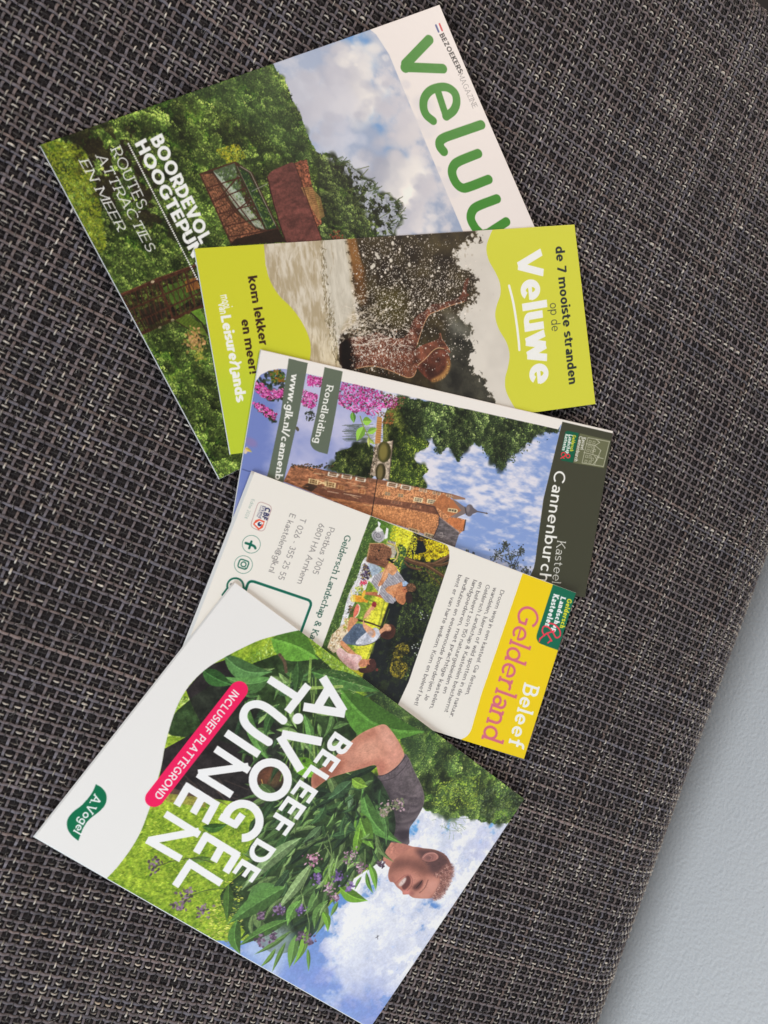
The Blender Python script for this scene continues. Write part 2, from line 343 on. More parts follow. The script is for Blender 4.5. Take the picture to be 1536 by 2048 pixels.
    def text(s, fr, st, p0, p1, ptop, col, w=.16, xh=.7, serif=0, gap=None, al=1.0, h=1.0, it=0):
        """lettering: baseline from p0 to p1, ptop = top of the capitals above p0; w = stroke / cap height"""
        a, b, c = s.P(fr, [p0, p1, ptop])
        polys, adv = layout(st, w, xh, serif, gap)
        A = (b - a) / adv; B = (c - a) / h
        M = np.zeros((s.H, s.W), np.float32); box_ = None
        for q in polys:
            q = np.asarray(q); pts = a + np.outer(q[:, 0] + it * q[:, 1], A) + np.outer(q[:, 1], B)
            r = s.mask(pts, 4)
            if r: M[r[0]] = np.maximum(M[r[0]], r[1])
        s.put(M, col, al)

def box(m, r):
    r = int(round(r))
    if r < 1: return m
    for _ in range(2):
        for ax in (0, 1):
            p = np.pad(m, [(r + 1, r) if i == ax else (0, 0) for i in (0, 1)], mode='edge'); c = np.cumsum(p, ax)
            m = (np.take(c, np.arange(2 * r + 1, c.shape[ax]), ax) - np.take(c, np.arange(0, c.shape[ax] - 2 * r - 1), ax)) / (2 * r + 1)
    return m

# ------------------------------------------------------------------ lettering drawn from strokes (cap height 1)
def st_line(x0, y0, x1, y1, w, e0=0, e1=0):
    d = math.hypot(x1 - x0, y1 - y0); ux, uy = (x1 - x0) / d, (y1 - y0) / d; nx, ny = -uy * w / 2, ux * w / 2
    x0 -= ux * e0; y0 -= uy * e0; x1 += ux * e1; y1 += uy * e1
    return [(x0 + nx, y0 + ny), (x1 + nx, y1 + ny), (x1 - nx, y1 - ny), (x0 - nx, y0 - ny)]

def st_arc(cx, cy, rx, ry, a0, a1, w):
    n = max(6, int(abs(a1 - a0) / 12)); t = np.radians(np.linspace(a0, a1, n + 1)); h = w / 2
    return [(cx + (rx + h) * math.cos(q), cy + (ry + h) * math.sin(q)) for q in t] + [(cx + (rx - h) * math.cos(q), cy + (ry - h) * math.sin(q)) for q in t[::-1]]

def glyph(ch, w, X, sf):
    """polygons, advance width without side bearings"""
    h = w / 2; P = []; S = []; r = .27; m = X / 2
    L = lambda *a, **k: P.append(st_line(*a, w, **k)); A = lambda *a: P.append(st_arc(*a, w)); D = lambda x, y, q=1.15: P.append(st_arc(x, y, w * q / 4, w * q / 4, 0, 360, w * q / 2))
    V = lambda x, y0, y1, a=0, b=0: (L(x, y0, x, y1), a and S.append((x, y0, 0, a)), b and S.append((x, y1, 1, b)))
    W = .6
    if ch == ' ': return [], .26
    if ch == 'A': L(h * .6, 0, .36, 1); L(.72 - h * .6, 0, .36, 1); L(.17, .32, .55, .32); W = .72; S += [(h * .6, 0, 0, 3), (.72 - h * .6, 0, 0, 3)]
    elif ch == 'B': V(h, 0, 1, 1, 1); L(h, 1 - h, .3, 1 - h); L(h, .53, .32, .53); L(h, h, .34, h); A(.3, .765 - h / 2, .22 - h * .3, .235 - h / 2, -90, 90); A(.33, .265 + h / 2, .26 - h * .3, .265 - h / 2, -90, 90); W = .6
    elif ch in 'CG':
        A(.44, .5, .44 - h, .5 - h, 42, 318); W = .8
        if ch == 'G': L(.8 - h, .14, .8 - h, .5); L(.5, .47, .8, .47)
    elif ch == 'D': V(h, 0, 1, 1, 1); L(h, 1 - h, .28, 1 - h); L(h, h, .28, h); A(.28, .5, .44 - h, .5 - h, -90, 90); W = .72
    elif ch in 'EF':
        V(h, 0, 1, 1, 1); L(0, 1 - h, .54, 1 - h); L(0, .52, .5, .52); W = .55
        if ch == 'E': L(0, h, .56, h)
    elif ch == 'H': V(h, 0, 1, 3, 3); V(.7 - h, 0, 1, 3, 3); L(0, .52, .7, .52); W = .7
    elif ch == 'I': V(h, 0, 1, 3, 3); W = w
    elif ch == 'J': V(.34 - h, .22, 1, 0, 3); A(.16, .22, .18 - h, .22 - h, 180, 360); W = .36
    elif ch == 'K': V(h, 0, 1, 3, 3); L(h, .36, .56, 1); L(.24, .5, .6, 0); W = .62; S += [(.56, 1, 1, 3), (.6, 0, 0, 3)]
    elif ch == 'L': V(h, 0, 1, 1, 3); L(0, h, .52, h); W = .52
    elif ch == 'M': V(h, 0, 1, 3, 2); V(.86 - h, 0, 1, 3, 1); L(h, 1, .43, .2); L(.86 - h, 1, .43, .2); W = .86
    elif ch == 'N': V(h, 0, 1, 3, 2); V(.72 - h, 0, 1, 0, 3); L(h, 1, .72 - h, 0); W = .72
    elif ch == 'O': A(.44, .5, .44 - h, .5 - h, 0, 360); W = .88
    elif ch == 'P': V(h, 0, 1, 3, 1); L(h, 1 - h, .32, 1 - h); L(h, .4, .32, .4); A(.32, .7 - h / 2, .28 - h * .3, .3 - h / 2, -90, 90); W = .6
    elif ch == 'R': V(h, 0, 1, 3, 1); L(h, 1 - h, .32, 1 - h); L(h, .42, .32, .42); A(.32, .71 - h / 2, .28 - h * .3, .29 - h / 2, -90, 90); L(.3, .42, .58, 0); W = .62; S += [(.58, 0, 0, 3)]
    elif ch == 'S': A(.28, .75 - h / 2, .25 - h * .5, .25 - h / 2, 25, 270); A(.29, .27 + h / 2 - .02, .28 - h * .6, .25 - h / 2 + .01, -155, 90); W = .57
    elif ch == 'T': V(.31, 0, 1, 3, 0); L(0, 1 - h, .62, 1 - h); W = .62; S += [(h, 1 - w, 4, 0), (.62 - h, 1 - w, 4, 0)]
    elif ch == 'U': V(h, .34, 1, 0, 3); V(.68 - h, .34, 1, 0, 3); A(.34, .34, .34 - h, .34 - h, 180, 360); W = .68
    elif ch == 'V': L(h * .6, 1, .35, 0); L(.7 - h * .6, 1, .35, 0); W = .7; S += [(h * .6, 1, 1, 3), (.7 - h * .6, 1, 1, 3)]
    elif ch == 'Z': L(0, 1 - h, .58, 1 - h); L(0, h, .6, h); L(.53, 1 - h, .05, h); W = .6
    elif ch == 'a': V(.5 - h, 0, X - .22, 2, 0); A(.26, X - .24, .24 - h, .24 - h, 0, 150); A(.22, .21, .22 - h, .21 - h, 0, 360); W = .5
    elif ch in 'bpdqg':
        cx = .3 if ch in 'bp' else .28; A(cx, m, .28 - h, m - h, 0, 360); x = h if ch in 'bp' else .56 - h
        if ch == 'b': V(x, 0, 1.02, 0, 1)
        elif ch == 'd': V(x, 0, 1.02, 2, 1)
        elif ch in 'pq': V(x, -.3, X, 3, 1)
        else: V(x, -.05, X, 0, 2); A(.28, -.05, .28 - h, .24, 200, 360)
        W = .57
    elif ch == 'c': A(.28, m, .28 - h, m - h, 45, 315); W = .5
    elif ch == 'e': A(.29, m, .29 - h, m - h, 0, 318); P.append(st_line(.06, m - .01, .58 - h * .2, m - .01, w * .72)); W = .57
    elif ch == 'f': V(.2, 0, .8, 3, 0); A(.38, .8, .18, .22 - h, 70, 180); L(0, X - h, .4, X - h); W = .4
    elif ch in 'hnm':
        V(h, 0, 1.02 if ch == 'h' else X, 3, 1); V(.52 - h, 0, X - .26, 3, 0); A(.27, X - .26, .25 - h, .26 - h, 0, 165); W = .52
        if ch == 'm': V(.96 - h * 1.6, 0, X - .26, 3, 0); A(.71 - h * .6, X - .26, .25 - h, .26 - h, 0, 165); W = .96 - h * .6
    elif ch == 'i': V(h, 0, X, 3, 1); D(h, .93); W = w
    elif ch == 'j': V(h + .04, -.1, X, 0, 1); D(h + .04, .93); A(-.06 + h, -.1, .1, .16, -90, 0); W = w + .05
    elif ch == 'k': V(h, 0, 1.02, 3, 1); L(h, .22, .44, X); L(.2, .38, .48, 0); W = .5; S += [(.46, 0, 0, 3)]
    elif ch == 'l': V(h, 0, 1.02, 3, 1); W = w
    elif ch == 'o': A(.29, m, .29 - h, m - h, 0, 360); W = .58
    elif ch == 'r': V(h, 0, X, 3, 1); A(.27, X - .27, .25 - h, .27 - h, 60, 170); W = .38
    elif ch == 's': A(.22, X * .745 - h * .3, .2 - h * .4, X * .255 - h * .7, 25, 270); A(.22, X * .26 + h * .35, .22 - h * .5, X * .255 - h * .65, -155, 90); W = .44
    elif ch == 't': V(.16, .18, .9); A(.32, .18, .16, .18 - h, 180, 290); L(0, X - h, .36, X - h); W = .38
    elif ch == 'u': V(h, .26, X, 0, 1); V(.52 - h, 0, X, 2, 1); A(.26, .26, .26 - h, .26 - h, 180, 360); W = .52
    elif ch == 'v': L(h * .6, X, .27, 0); L(.54 - h * .6, X, .27, 0); W = .54; S += [(h * .6, X, 1, 3), (.54 - h * .6, X, 1, 3)]
    elif ch == 'w': L(h * .6, X, .22, 0); L(.4, X, .22, 0); L(.4, X, .6, 0); L(.82 - h * .6, X, .6, 0); W = .82; S += [(h * .6, X, 1, 3), (.82 - h * .6, X, 1, 3)]
    elif ch == 'z': L(0, X - h, .46, X - h); L(0, h, .47, h); L(.42, X - h, .05, h); W = .47
    elif ch == '0': A(.29, .5, .29 - h, .5 - h, 0, 360); W = .58
    elif ch == '1': V(.2, 0, 1); L(0, .8, .2, 1 - h); W = .26
    elif ch == '2': A(.26, .74, .26 - h, .26 - h, -35, 165); L(.46, .6, .03, h); L(0, h, .54, h); W = .54
    elif ch == '3': A(.24, .745, .22 - h * .6, .255 - h, -90, 150); A(.24, .26, .26 - h, .26 - h, -150, 90); W = .5
    elif ch == '4': L(.4, 0, .4, 1); L(0, .25, .55, .25); L(.36, 1, .03, .25); W = .55
    elif ch == '5': A(.24, .31, .27 - h, .31 - h, -145, 130); L(.07, .5, .1, 1); L(.08, 1 - h, .46, 1 - h); W = .51
    elif ch == '6': A(.27, .31, .27 - h, .31 - h, 0, 360); L(.06, .4, .36, 1); W = .54
    elif ch == '7': L(0, 1 - h, .5, 1 - h); L(.47, 1 - h, .15, 0); W = .5
    elif ch == '8': A(.27, .75 - h / 2, .23 - h * .6, .25 - h / 2, 0, 360); A(.27, .26 + h / 2, .27 - h, .27 - h / 2, 0, 360); W = .54
    elif ch == '&': A(.3, .76, .17, .24 - h, 0, 360); A(.27, .26, .27 - h, .26 - h, 40, 300); L(.2, .6, .66, 0); L(.44, .12, .6, .42); W = .68
    elif ch == '@': A(.4, .36, .17, .2, 0, 360); A(.42, .36, .38, .46, 20, 320); L(.59, .2, .59, .58); A(.68, .26, .1, .1, 180, 360); W = .84
    elif ch == '!': L(h, .28, h, 1); D(h, h); W = w
    elif ch == '.': D(h, h, 1.1); W = w
    elif ch == ',': L(h, w, h * .4, -.13); W = w
    elif ch == "'": L(h, .75, h, 1); W = w
    elif ch == '-': L(0, .38, .32, .38); W = .32
    elif ch == '/': L(0, -.1, .38, 1.05); W = .38
    if sf:
        e = sf; t = min(w * .9, .11)
        for x, y, top, kind in S:
            if top == 4: P.append(st_line(x, y + w, x, y - .1, t)); continue
            a, b = (x - h - e, x + h + e) if kind in (1, 3) else (x - h, x + h + e)
            if kind == 1: a, b = x - h - e, x + h
            if kind == 2 and top: a, b = x - h - e, x + h
            yy = y - t / 2 if top else y + t / 2
            P.append(st_line(a, yy, b, yy, t))
    return P, W

def layout(st, w, X, sf=0, gap=None):
    g = (.13 if gap is None else gap); x = 0; out = []
    for i, ch in enumerate(st):
        P, W = glyph(ch, w, X, sf)
        out += [[(px + x, py) for px, py in q] for q in P]; x += W + g
    return out, x - g

def rnd_poly(pts, n=6):                       # smooth closed outline through control points (Catmull-Rom)
    p = np.asarray(pts, float); N = len(p); out = []
    for i in range(N):
        a, b, c, d = p[i - 1], p[i], p[(i + 1) % N], p[(i + 2) % N]
        for t in np.arange(n) / n:
            out.append(.5 * (2 * b + (c - a) * t + (2 * a - 5 * b + 4 * c - d) * t * t + (3 * b - a - 3 * c + d) * t ** 3))
    return out
def crv(pts, n=6):                            # smooth open curve
    p = np.asarray(pts, float); p = np.r_[[2 * p[0] - p[1]], p, [2 * p[-1] - p[-2]]]; out = []
    for i in range(1, len(p) - 2):
        a, b, c, d = p[i - 1], p[i], p[i + 1], p[i + 2]
        for t in np.arange(n) / n:
            out.append(tuple(.5 * (2 * b + (c - a) * t + (2 * a - 5 * b + 4 * c - d) * t * t + (3 * b - a - 3 * c + d) * t ** 3)))
    return out + [tuple(p[-2])]

# ------------------------------------------------------------------ cover of the square visitors' magazine
def art_magazine():
    a = Art(215, 167, Q_MAG, (228, 219, 214)); h, w = a.H, a.W
    big = [(600, -100), (742, 62), (752, 70), (778, 110), (925, 462), (1130, 900), (300, 1200), (-100, 300), (300, -50)]
    # sky: grey-lilac cloud with a blue gap beside the white band
    n = fbm(h, w, 70 * a.k, 1, 5, .55); n2 = fbm(h, w, 34 * a.k, 2, 5, .6)
    dx = (a.px - 742) * .91 - (a.py - 62) * .42               # distance from the white band, into the picture (negative)
    t = sm(.3, .75, n * .6 + n2 * .4)[..., None]
    sky = np.array([150, 162, 186.]) * (1 - t) + np.array([206, 202, 206.]) * t
    gap = np.exp(-((dx + 55 + 40 * (n2 - .5)) / 26) ** 2) * sm(420, 120, a.py) + .8 * np.exp(-((a.px - 715) / 28) ** 2 - ((a.py - 92) / 30) ** 2)
    sky = sky + (np.array([98, 143, 196.]) - sky) * np.clip(gap * (1.15 - .7 * n), 0, .95)[..., None]
    low = sm(560, 640, a.px - .0 * a.py) ; sky = sky * (.97 + .03 * low[..., None])
    pale = np.clip(sm(150, 0, np.abs(dx + 190)) * .45, 0, 1)[..., None]; sky = sky * (1 - pale) + np.array([186, 194, 212.]) * pale
    a.tex('p', big, np.clip(sky, 0, 255))
    def puff(fr, x, y, r, nn, seed, c1=(232, 226, 220), c2=(176, 176, 188), sx=1.0):
        R = rng(seed); k = FR[fr][0]
        for i in range(nn):
            q = R.normal(size=2) * r * .48; s_ = R.uniform(.14, .4) * r; u = (q[0] + q[1] * .5) / r
            c = np.array(c1, float) * (1 - np.clip(.45 - u * .6, 0, 1)) + np.array(c2, float) * np.clip(.45 - u * .6, 0, 1)
            a.ell(fr, x + q[0], y + q[1] * sx, s_, s_ * .8, 0, c, .42, .5)
    for args in [('z2', 345, 330, 130, 90, 11), ('z2', 360, 470, 120, 90, 12), ('z2', 300, 260, 70, 40, 13), ('z2', 560, 860, 120, 190, 14, (246, 238, 228), (160, 162, 176)), ('z2', 650, 1060, 80, 70, 15, (232, 224, 220)),
                 ('z2', 590, 620, 120, 60, 16, (214, 208, 208)), ('z2', 200, 500, 150, 60, 17, (208, 206, 212)), ('z2', 700, 900, 90, 40, 18, (212, 206, 208)), ('z2', 270, 640, 90, 50, 19, (200, 202, 214)), ('z2', 500, 530, 100, 40, 20, (200, 196, 202))]:
        puff(*args)
    # forest, its edge against the sky broken up by twigs
    fo = [(60, 1000), (60, 250), (545, 128), (556, 146), (569, 158), (576, 175), (588, 205), (598, 222), (606, 240), (612, 262), (622, 285), (633, 304), (640, 310), (652, 304), (662, 309), (672, 316), (682, 332), (690, 325), (700, 329), (712, 343),
          (726, 356), (738, 363), (748, 366), (750, 374), (742, 382), (760, 388), (778, 392), (794, 404), (803, 412), (800, 420), (790, 424), (803, 432), (798, 445), (788, 462), (780, 520), (900, 900), (500, 1100)]
    F = a.full('p', fo)
    rough = fbm(h, w, 5 * a.k, 31, 3); F = box(F, 2.0 * a.k); F = sm(.35, .65, F + (rough - .5) * .8 * (F > .02) * (F < .98))
    a.foliage(F, 40, (26, 36, 15), (62, 90, 32), (112, 140, 56), 22, (1.1, 2.8), .05, hi=np.array([150, 160, 70.]))
    a.crowns(F, 240, (44, 54, 26), (92, 116, 50), (158, 174, 88), (6, 12), 1.1, 40)
    bl = F * box(a.full('p', [(300, 180), (545, 130), (610, 262), (640, 330), (590, 330), (560, 300), (420, 200)]), 10 * a.k); a.put(bl, (52, 78, 52), .3)
    yl = F * np.clip(box(a.full('p', [(70, 280), (170, 290), (200, 400), (220, 520), (150, 470)]), 14 * a.k), 0, 1)
    a.scatter(yl, 2600, 47, [(128, 138, 40), (150, 152, 52), (100, 118, 30)], (1, 2.6), al=(.3, .8))
    dk = F * np.clip(box(a.full('z1', [(200, 640), (480, 590), (560, 640), (640, 900), (700, 1150), (560, 1100), (420, 1000), (330, 1000), (260, 900)]), 14 * a.k), 0, 1)
    a.put(dk * sm(.42, .6, fbm(h, w, 16 * a.k, 48, 4)), (36, 26, 20), .8)
    dk = F * box(a.full('z1', [(840, 760), (1000, 640), (1100, 700), (1300, 720), (1300, 800), (1000, 800)]), 6 * a.k); a.put(dk * sm(.45, .7, fbm(h, w, 12 * a.k, 49, 4)), (26, 36, 18), .7)
    a.scatter(box(a.full('z1', [(890, 720), (1000, 690), (1040, 760), (950, 790)]), 3) * F, 300, 50, [(150, 150, 40), (170, 160, 50), (110, 120, 34)], (1, 2.4))
    pine = F * a.full('p', [(640, 310), (700, 320), (815, 410), (800, 470), (640, 480)])
    a.foliage(pine, 52, (30, 34, 22), (60, 80, 36), (104, 122, 60), 14, (1, 2.6), .06)
    a.crowns(pine, 252, (30, 34, 24), (64, 78, 42), (114, 126, 72), (4, 9), 1.1, 34)
    hole = pine * sm(.6, .72, fbm(h, w, 9 * a.k, 57, 4, .6) + .22 * box(a.full('p', [(700, 320), (770, 370), (830, 440), (790, 480), (745, 400), (690, 340)]), 8)) * box(1 - a.full('p', [(620, 300), (680, 330), (720, 400), (750, 480), (600, 500)]), 4)
    a.put(hole, (176, 178, 192), .85)
    for i in range(26):                                        # bare lit twigs along the crown's edge
        r = rng(60 + i); x, y = r.uniform(650, 800), r.uniform(310, 450)
        if x > 650 + (y - 300) * 1.15 + 20: continue
        a.line('p', [(x, y), (x + r.uniform(8, 24), y - r.uniform(-6, 14))], 1.6, (84, 92, 50), .8)
    for x0, y0 in [(676, 318), (690, 324), (738, 362), (752, 372), (794, 402), (800, 412), (806, 432), (790, 446), (760, 380)]:
        r = rng(int(x0 * y0))
        for j in range(7):
            x, y = x0 - r.uniform(-4, 16), y0 + r.uniform(-4, 12); a.line('p', [(x, y), (x + r.uniform(4, 13), y - r.uniform(-2, 9))], 1.3, (58, 74, 38), .9)
    # rusted lookout: curved steel wall, brick end, straw roof
    roof = crv([(1140, 850), (1160, 825), (1210, 800), (1270, 786), (1305, 880), (1345, 1000), (1400, 1150)]) + [(1405, 1185), (1235, 1185), (1200, 1080), (1165, 960)]
    tx = np.array([100, 60, 54.]) * (.82 + .36 * fbm(h, w, 9 * a.k, 70, 4, .6, (1, 3)))[..., None]
    a.tex('z1', roof, np.clip(tx, 0, 255)); a.line('z1', [(1140, 850), (1165, 960), (1200, 1080), (1235, 1180)], 2.2, (58, 30, 26))
    end = [(1270, 786), (1300, 772), (1328, 770), (1345, 860), (1385, 1000), (1400, 1075), (1380, 1090), (1340, 990), (1305, 880)]
    tx = np.array([124, 76, 56.]) * (.55 + .9 * fbm(h, w, 3.5 * a.k, 71, 3, .7))[..., None]; a.tex('z1', end, np.clip(tx, 0, 255))
    a.poly('z1', [(1300, 900), (1350, 900), (1395, 950), (1415, 1040), (1385, 1060), (1340, 980)], (150, 118, 74), .75)
    for i in range(16): a.line('z1', [(1300 + i * 6, 885 + i * 9), (1345 + i * 5, 878 + i * 9)], 1.0, (86, 58, 30), .7)
    a.line('z1', [(1270, 786), (1305, 880), (1345, 1000), (1400, 1150)], 1.8, (70, 38, 30)); a.line('z1', [(1275, 785), (1328, 770), (1345, 860)], 2, (110, 60, 46))
    a.scatter(a.full('z1', [(1310, 770), (1330, 840), (1345, 860), (1330, 775)]), 60, 72, [(70, 40, 30), (190, 120, 90)], (1, 2))
    # glazed walkway cabin with its brown frame
    a.poly('z1', [(815, 835), (985, 778), (1065, 832), (1195, 1105), (1175, 1150), (965, 1170)], (58, 40, 28))
    a.poly('z1', [(880, 820), (985, 782), (1000, 880), (1030, 960), (1100, 1100), (1060, 1090), (960, 960)], (74, 86, 62))
    a.poly('z1', [(880, 822), (960, 890), (1010, 930), (1050, 1000), (1140, 1110), (1075, 1085), (1000, 1010), (940, 920)], (156, 166, 150))
    a.scatter(a.full('z1', [(900, 830), (985, 785), (1120, 1090), (1060, 1060)]), 260, 73, [(90, 116, 50), (60, 84, 36), (150, 160, 140)], (1, 3), al=(.3, .8))
    a.poly('z1', [(985, 795), (1050, 830), (1185, 1100), (1135, 1110), (1040, 920)], (40, 58, 34)); a.scatter(a.full('z1', [(995, 810), (1050, 840), (1180, 1090), (1135, 1100)]), 160, 74, [(70, 96, 44), (110, 128, 60)], (1, 2.6))
    lowr = [(820, 840), (880, 835), (980, 1020), (1085, 1100), (1170, 1140), (965, 1168)]
    tx = np.array([112, 74, 54.]) * (.6 + .8 * fbm(h, w, 2.2 * a.k, 75, 2))[..., None]; a.tex('z1', lowr, np.clip(tx, 0, 255))
    for i in range(9):
        t = i / 8; a.line('z1', [(820 + t * 145, 840 + t * 325), (868 + t * 220, 815 + t * 300)], 1.0, (60, 36, 26), .8)
    for i in range(22):
        t = i / 21; a.line('z1', [(822 + t * 62, 838 + t * 0), (966 + t * 200, 1166 - t * 28)], .7, (150, 112, 84) if i % 2 else (70, 44, 32), .6)
    for q in [[(818, 838), (985, 780)], [(818, 838), (965, 1168)], [(880, 832), (1085, 1100)], [(985, 780), (1065, 832), (1195, 1105)], [(985, 780), (1130, 1105)], [(850, 905), (1010, 855)], [(880, 970), (1035, 905)], [(905, 1030), (1070, 985)], [(930, 1090), (1110, 1050)], [(955, 1140), (1190, 1100)], [(965, 1168), (1180, 1150)], [(905, 960), (1000, 850)], [(945, 1050), (1060, 960)]]:
        a.line('z1', q, 2.6, (70, 42, 32))
    a.line('z1', [(1010, 800), (1060, 830), (1180, 1085)], 1.4, (150, 158, 140), .8); a.line('z1', [(995, 800), (1140, 1100)], 1.2, (120, 130, 110), .8)
    a.line('z1', [(1065, 920), (1140, 885)], 1.4, (150, 150, 140), .8)
    a.poly('z1', [(985, 1150), (1190, 1100), (1230, 1165), (960, 1180)], (40, 28, 20))
    for i in range(20):
        r = rng(80 + i); a.ell('z1', r.uniform(1440, 1500), r.uniform(1110, 1150), 5, 4, 0, (120, 70, 50))
    # timber trestle bridge
    br = [(500, 388), (700, 290), (905, 225), (960, 450), (780, 520), (606, 605)]
    a.poly('z3', br, (44, 52, 24)); B = a.full('z3', br); a.foliage(B, 90, (30, 24, 18), (52, 50, 26), (96, 110, 48), 9, (1, 2.4), .05)
    a.poly('z3', [(720, 350), (860, 300), (930, 380), (800, 470)], (80, 112, 40), .7); a.poly('z3', [(850, 310), (915, 290), (935, 350), (860, 375)], (150, 92, 48), .75)
    a.poly('z3', [(600, 470), (720, 420), (770, 500), (640, 560)], (40, 30, 24), .75)
    for q, wd in [(((500, 388), (905, 228)), 6), (((606, 602), (965, 440)), 6), (((545, 470), (930, 300)), 3), (((580, 540), (945, 370)), 3), (((510, 400), (610, 600)), 4), (((700, 300), (790, 520)), 4.5), (((850, 250), (905, 440)), 3.5)]:
        a.line('z3', q, wd, (70, 42, 30))
    for i in range(14):
        t = i / 14; p0 = (505 + 400 * t, 388 - 160 * t); p1 = (606 + 350 * t, 600 - 155 * t); q = t + 1 / 14 * 1.6; p2 = (505 + 400 * q, 388 - 160 * q); p3 = (606 + 350 * q, 600 - 155 * q)
        if i < 13: a.line('z3', [p0, p3], 1.5, (58, 36, 26), .9); a.line('z3', [p2, p1], 1.5, (78, 48, 34), .85)
    for i in range(9): a.line('z3', [(600 + 12 * i, 510 - 6 * i), (640 + 12 * i, 590 - 6 * i)], 1.6, (34, 24, 18), .8)
    a.line('z3', [(506, 382), (700, 295), (905, 222)], 1.2, (128, 84, 60), .7)
    for p in [(675, 315), (715, 565), (785, 525)]: a.ell('z3', p[0], p[1], 9, 6, -.4, (190, 170, 140))
    a.poly('z3', [(800, 530), (860, 490), (960, 560), (990, 620), (940, 600)], (84, 100, 36)); a.poly('z3', [(880, 480), (935, 460), (975, 540), (950, 555)], (96, 128, 44))
    for i in range(10): a.line('z3', [(815 + 16 * i, 535 + 4 * i), (850 + 13 * i, 497 + 8 * i)], 1.2, (60, 70, 26), .7)
    a.line('z3', [(885, 485), (945, 540), (990, 625)], 3, (48, 40, 28)); a.line('z3', [(800, 530), (900, 590), (960, 615)], 2.4, (54, 44, 26))
    a.poly('z3', [(640, 560), (790, 520), (830, 560), (700, 600)], (40, 44, 22), .5)
    R = rng(95)
    for i in range(150): a.ell('z3', 905 + R.normal() * 28, 640 + R.normal() * 26, R.uniform(4, 10), R.uniform(3, 6), R.uniform(0, 3), [(186, 138, 92), (204, 156, 110), (140, 110, 62), (120, 128, 56)][R.integers(4)], R.uniform(.4, .9), .3)
    for i in range(50): a.ell('z3', 930 + R.normal() * 16, 720 + R.normal() * 24, 6, 4, R.uniform(0, 3), [(150, 150, 60), (170, 150, 80)][R.integers(2)], .6, .3)
    for i in range(60):
        r = rng(100 + i); x, y = r.uniform(1220, 1300), r.uniform(690, 760)
    a.grain(a.full('p', big) if False else np.clip(F + a.full('z1', roof) + a.full('z1', end), 0, 1), 400, .2)
    # lettering and masthead
    a.line('z2', [(762, 121), (775, 151)], 3.9, (196, 60, 68)); a.line('z2', [(755, 124), (768, 154)], 2.6, (238, 232, 230)); a.line('z2', [(745, 127), (758, 157)], 3.9, (60, 74, 128))
    a.text('z2', 'BEZOEKERS', (762, 172), (858, 356), (783, 162), (40, 38, 40), .19, serif=.07, gap=.17)
    a.text('z2', 'MAGAZINE', (853, 362), (926, 523), (876, 352), (110, 106, 106), .07, serif=.09, gap=.2)
    G = (62, 130, 42)
    def stroke(pts, wd=19): a.line('z2', crv(pts, 5) if len(pts) > 3 else pts, wd * 1.02, G)
    stroke([(713, 195), (602, 310)]); stroke([(602, 325), (780, 332)]); a.line('z2', [(608, 308), (600, 328)], 20, G)
    stroke([(797, 560), (832, 532), (847, 492), (839, 450), (808, 424), (768, 420), (722, 436), (694, 470), (688, 513), (702, 553), (734, 581)], 17)
    stroke([(756, 436), (797, 560)], 15)
    stroke([(965, 600), (850, 640), (790, 662), (768, 680), (768, 705), (785, 728)])
    stroke([(950, 738), (860, 775), (832, 800), (826, 835), (845, 880), (875, 903), (910, 897), (1000, 862)])
    stroke([(1040, 955), (950, 990), (922, 1015), (915, 1050), (930, 1085), (950, 1110), (1000, 1150), (1050, 1120)]); stroke([(1085, 1065), (1000, 1120), (960, 1130)])
    wh = (240, 237, 232)
    a.text('z1', 'BOORDEVOL', (578, 670), (822, 1176), (634, 640), wh, .215, gap=.1)
    a.text('z1', 'HOOGTEPUNTEN', (504, 692), (863, 1403), (556, 664), wh, .215, gap=.08)
    a.text('z1', 'ROUTES,', (390, 722), (530, 1022), (436, 702), wh, .075, serif=.1, gap=.16)
    a.text('z1', 'ATTRACTIES', (318, 752), (566, 1212), (364, 742), wh, .075, serif=.1, gap=.16)
    a.text('z1', 'EN MEER', (238, 776), (424, 1110), (284, 768), wh, .075, serif=.1, gap=.16)
    for i in range(66):
        t = i / 65; a.ell('z1', 474 + 330 * t, 692 + 650 * t, 3.4, 3.4, 0, (236, 232, 226), 1, .25)
    return a

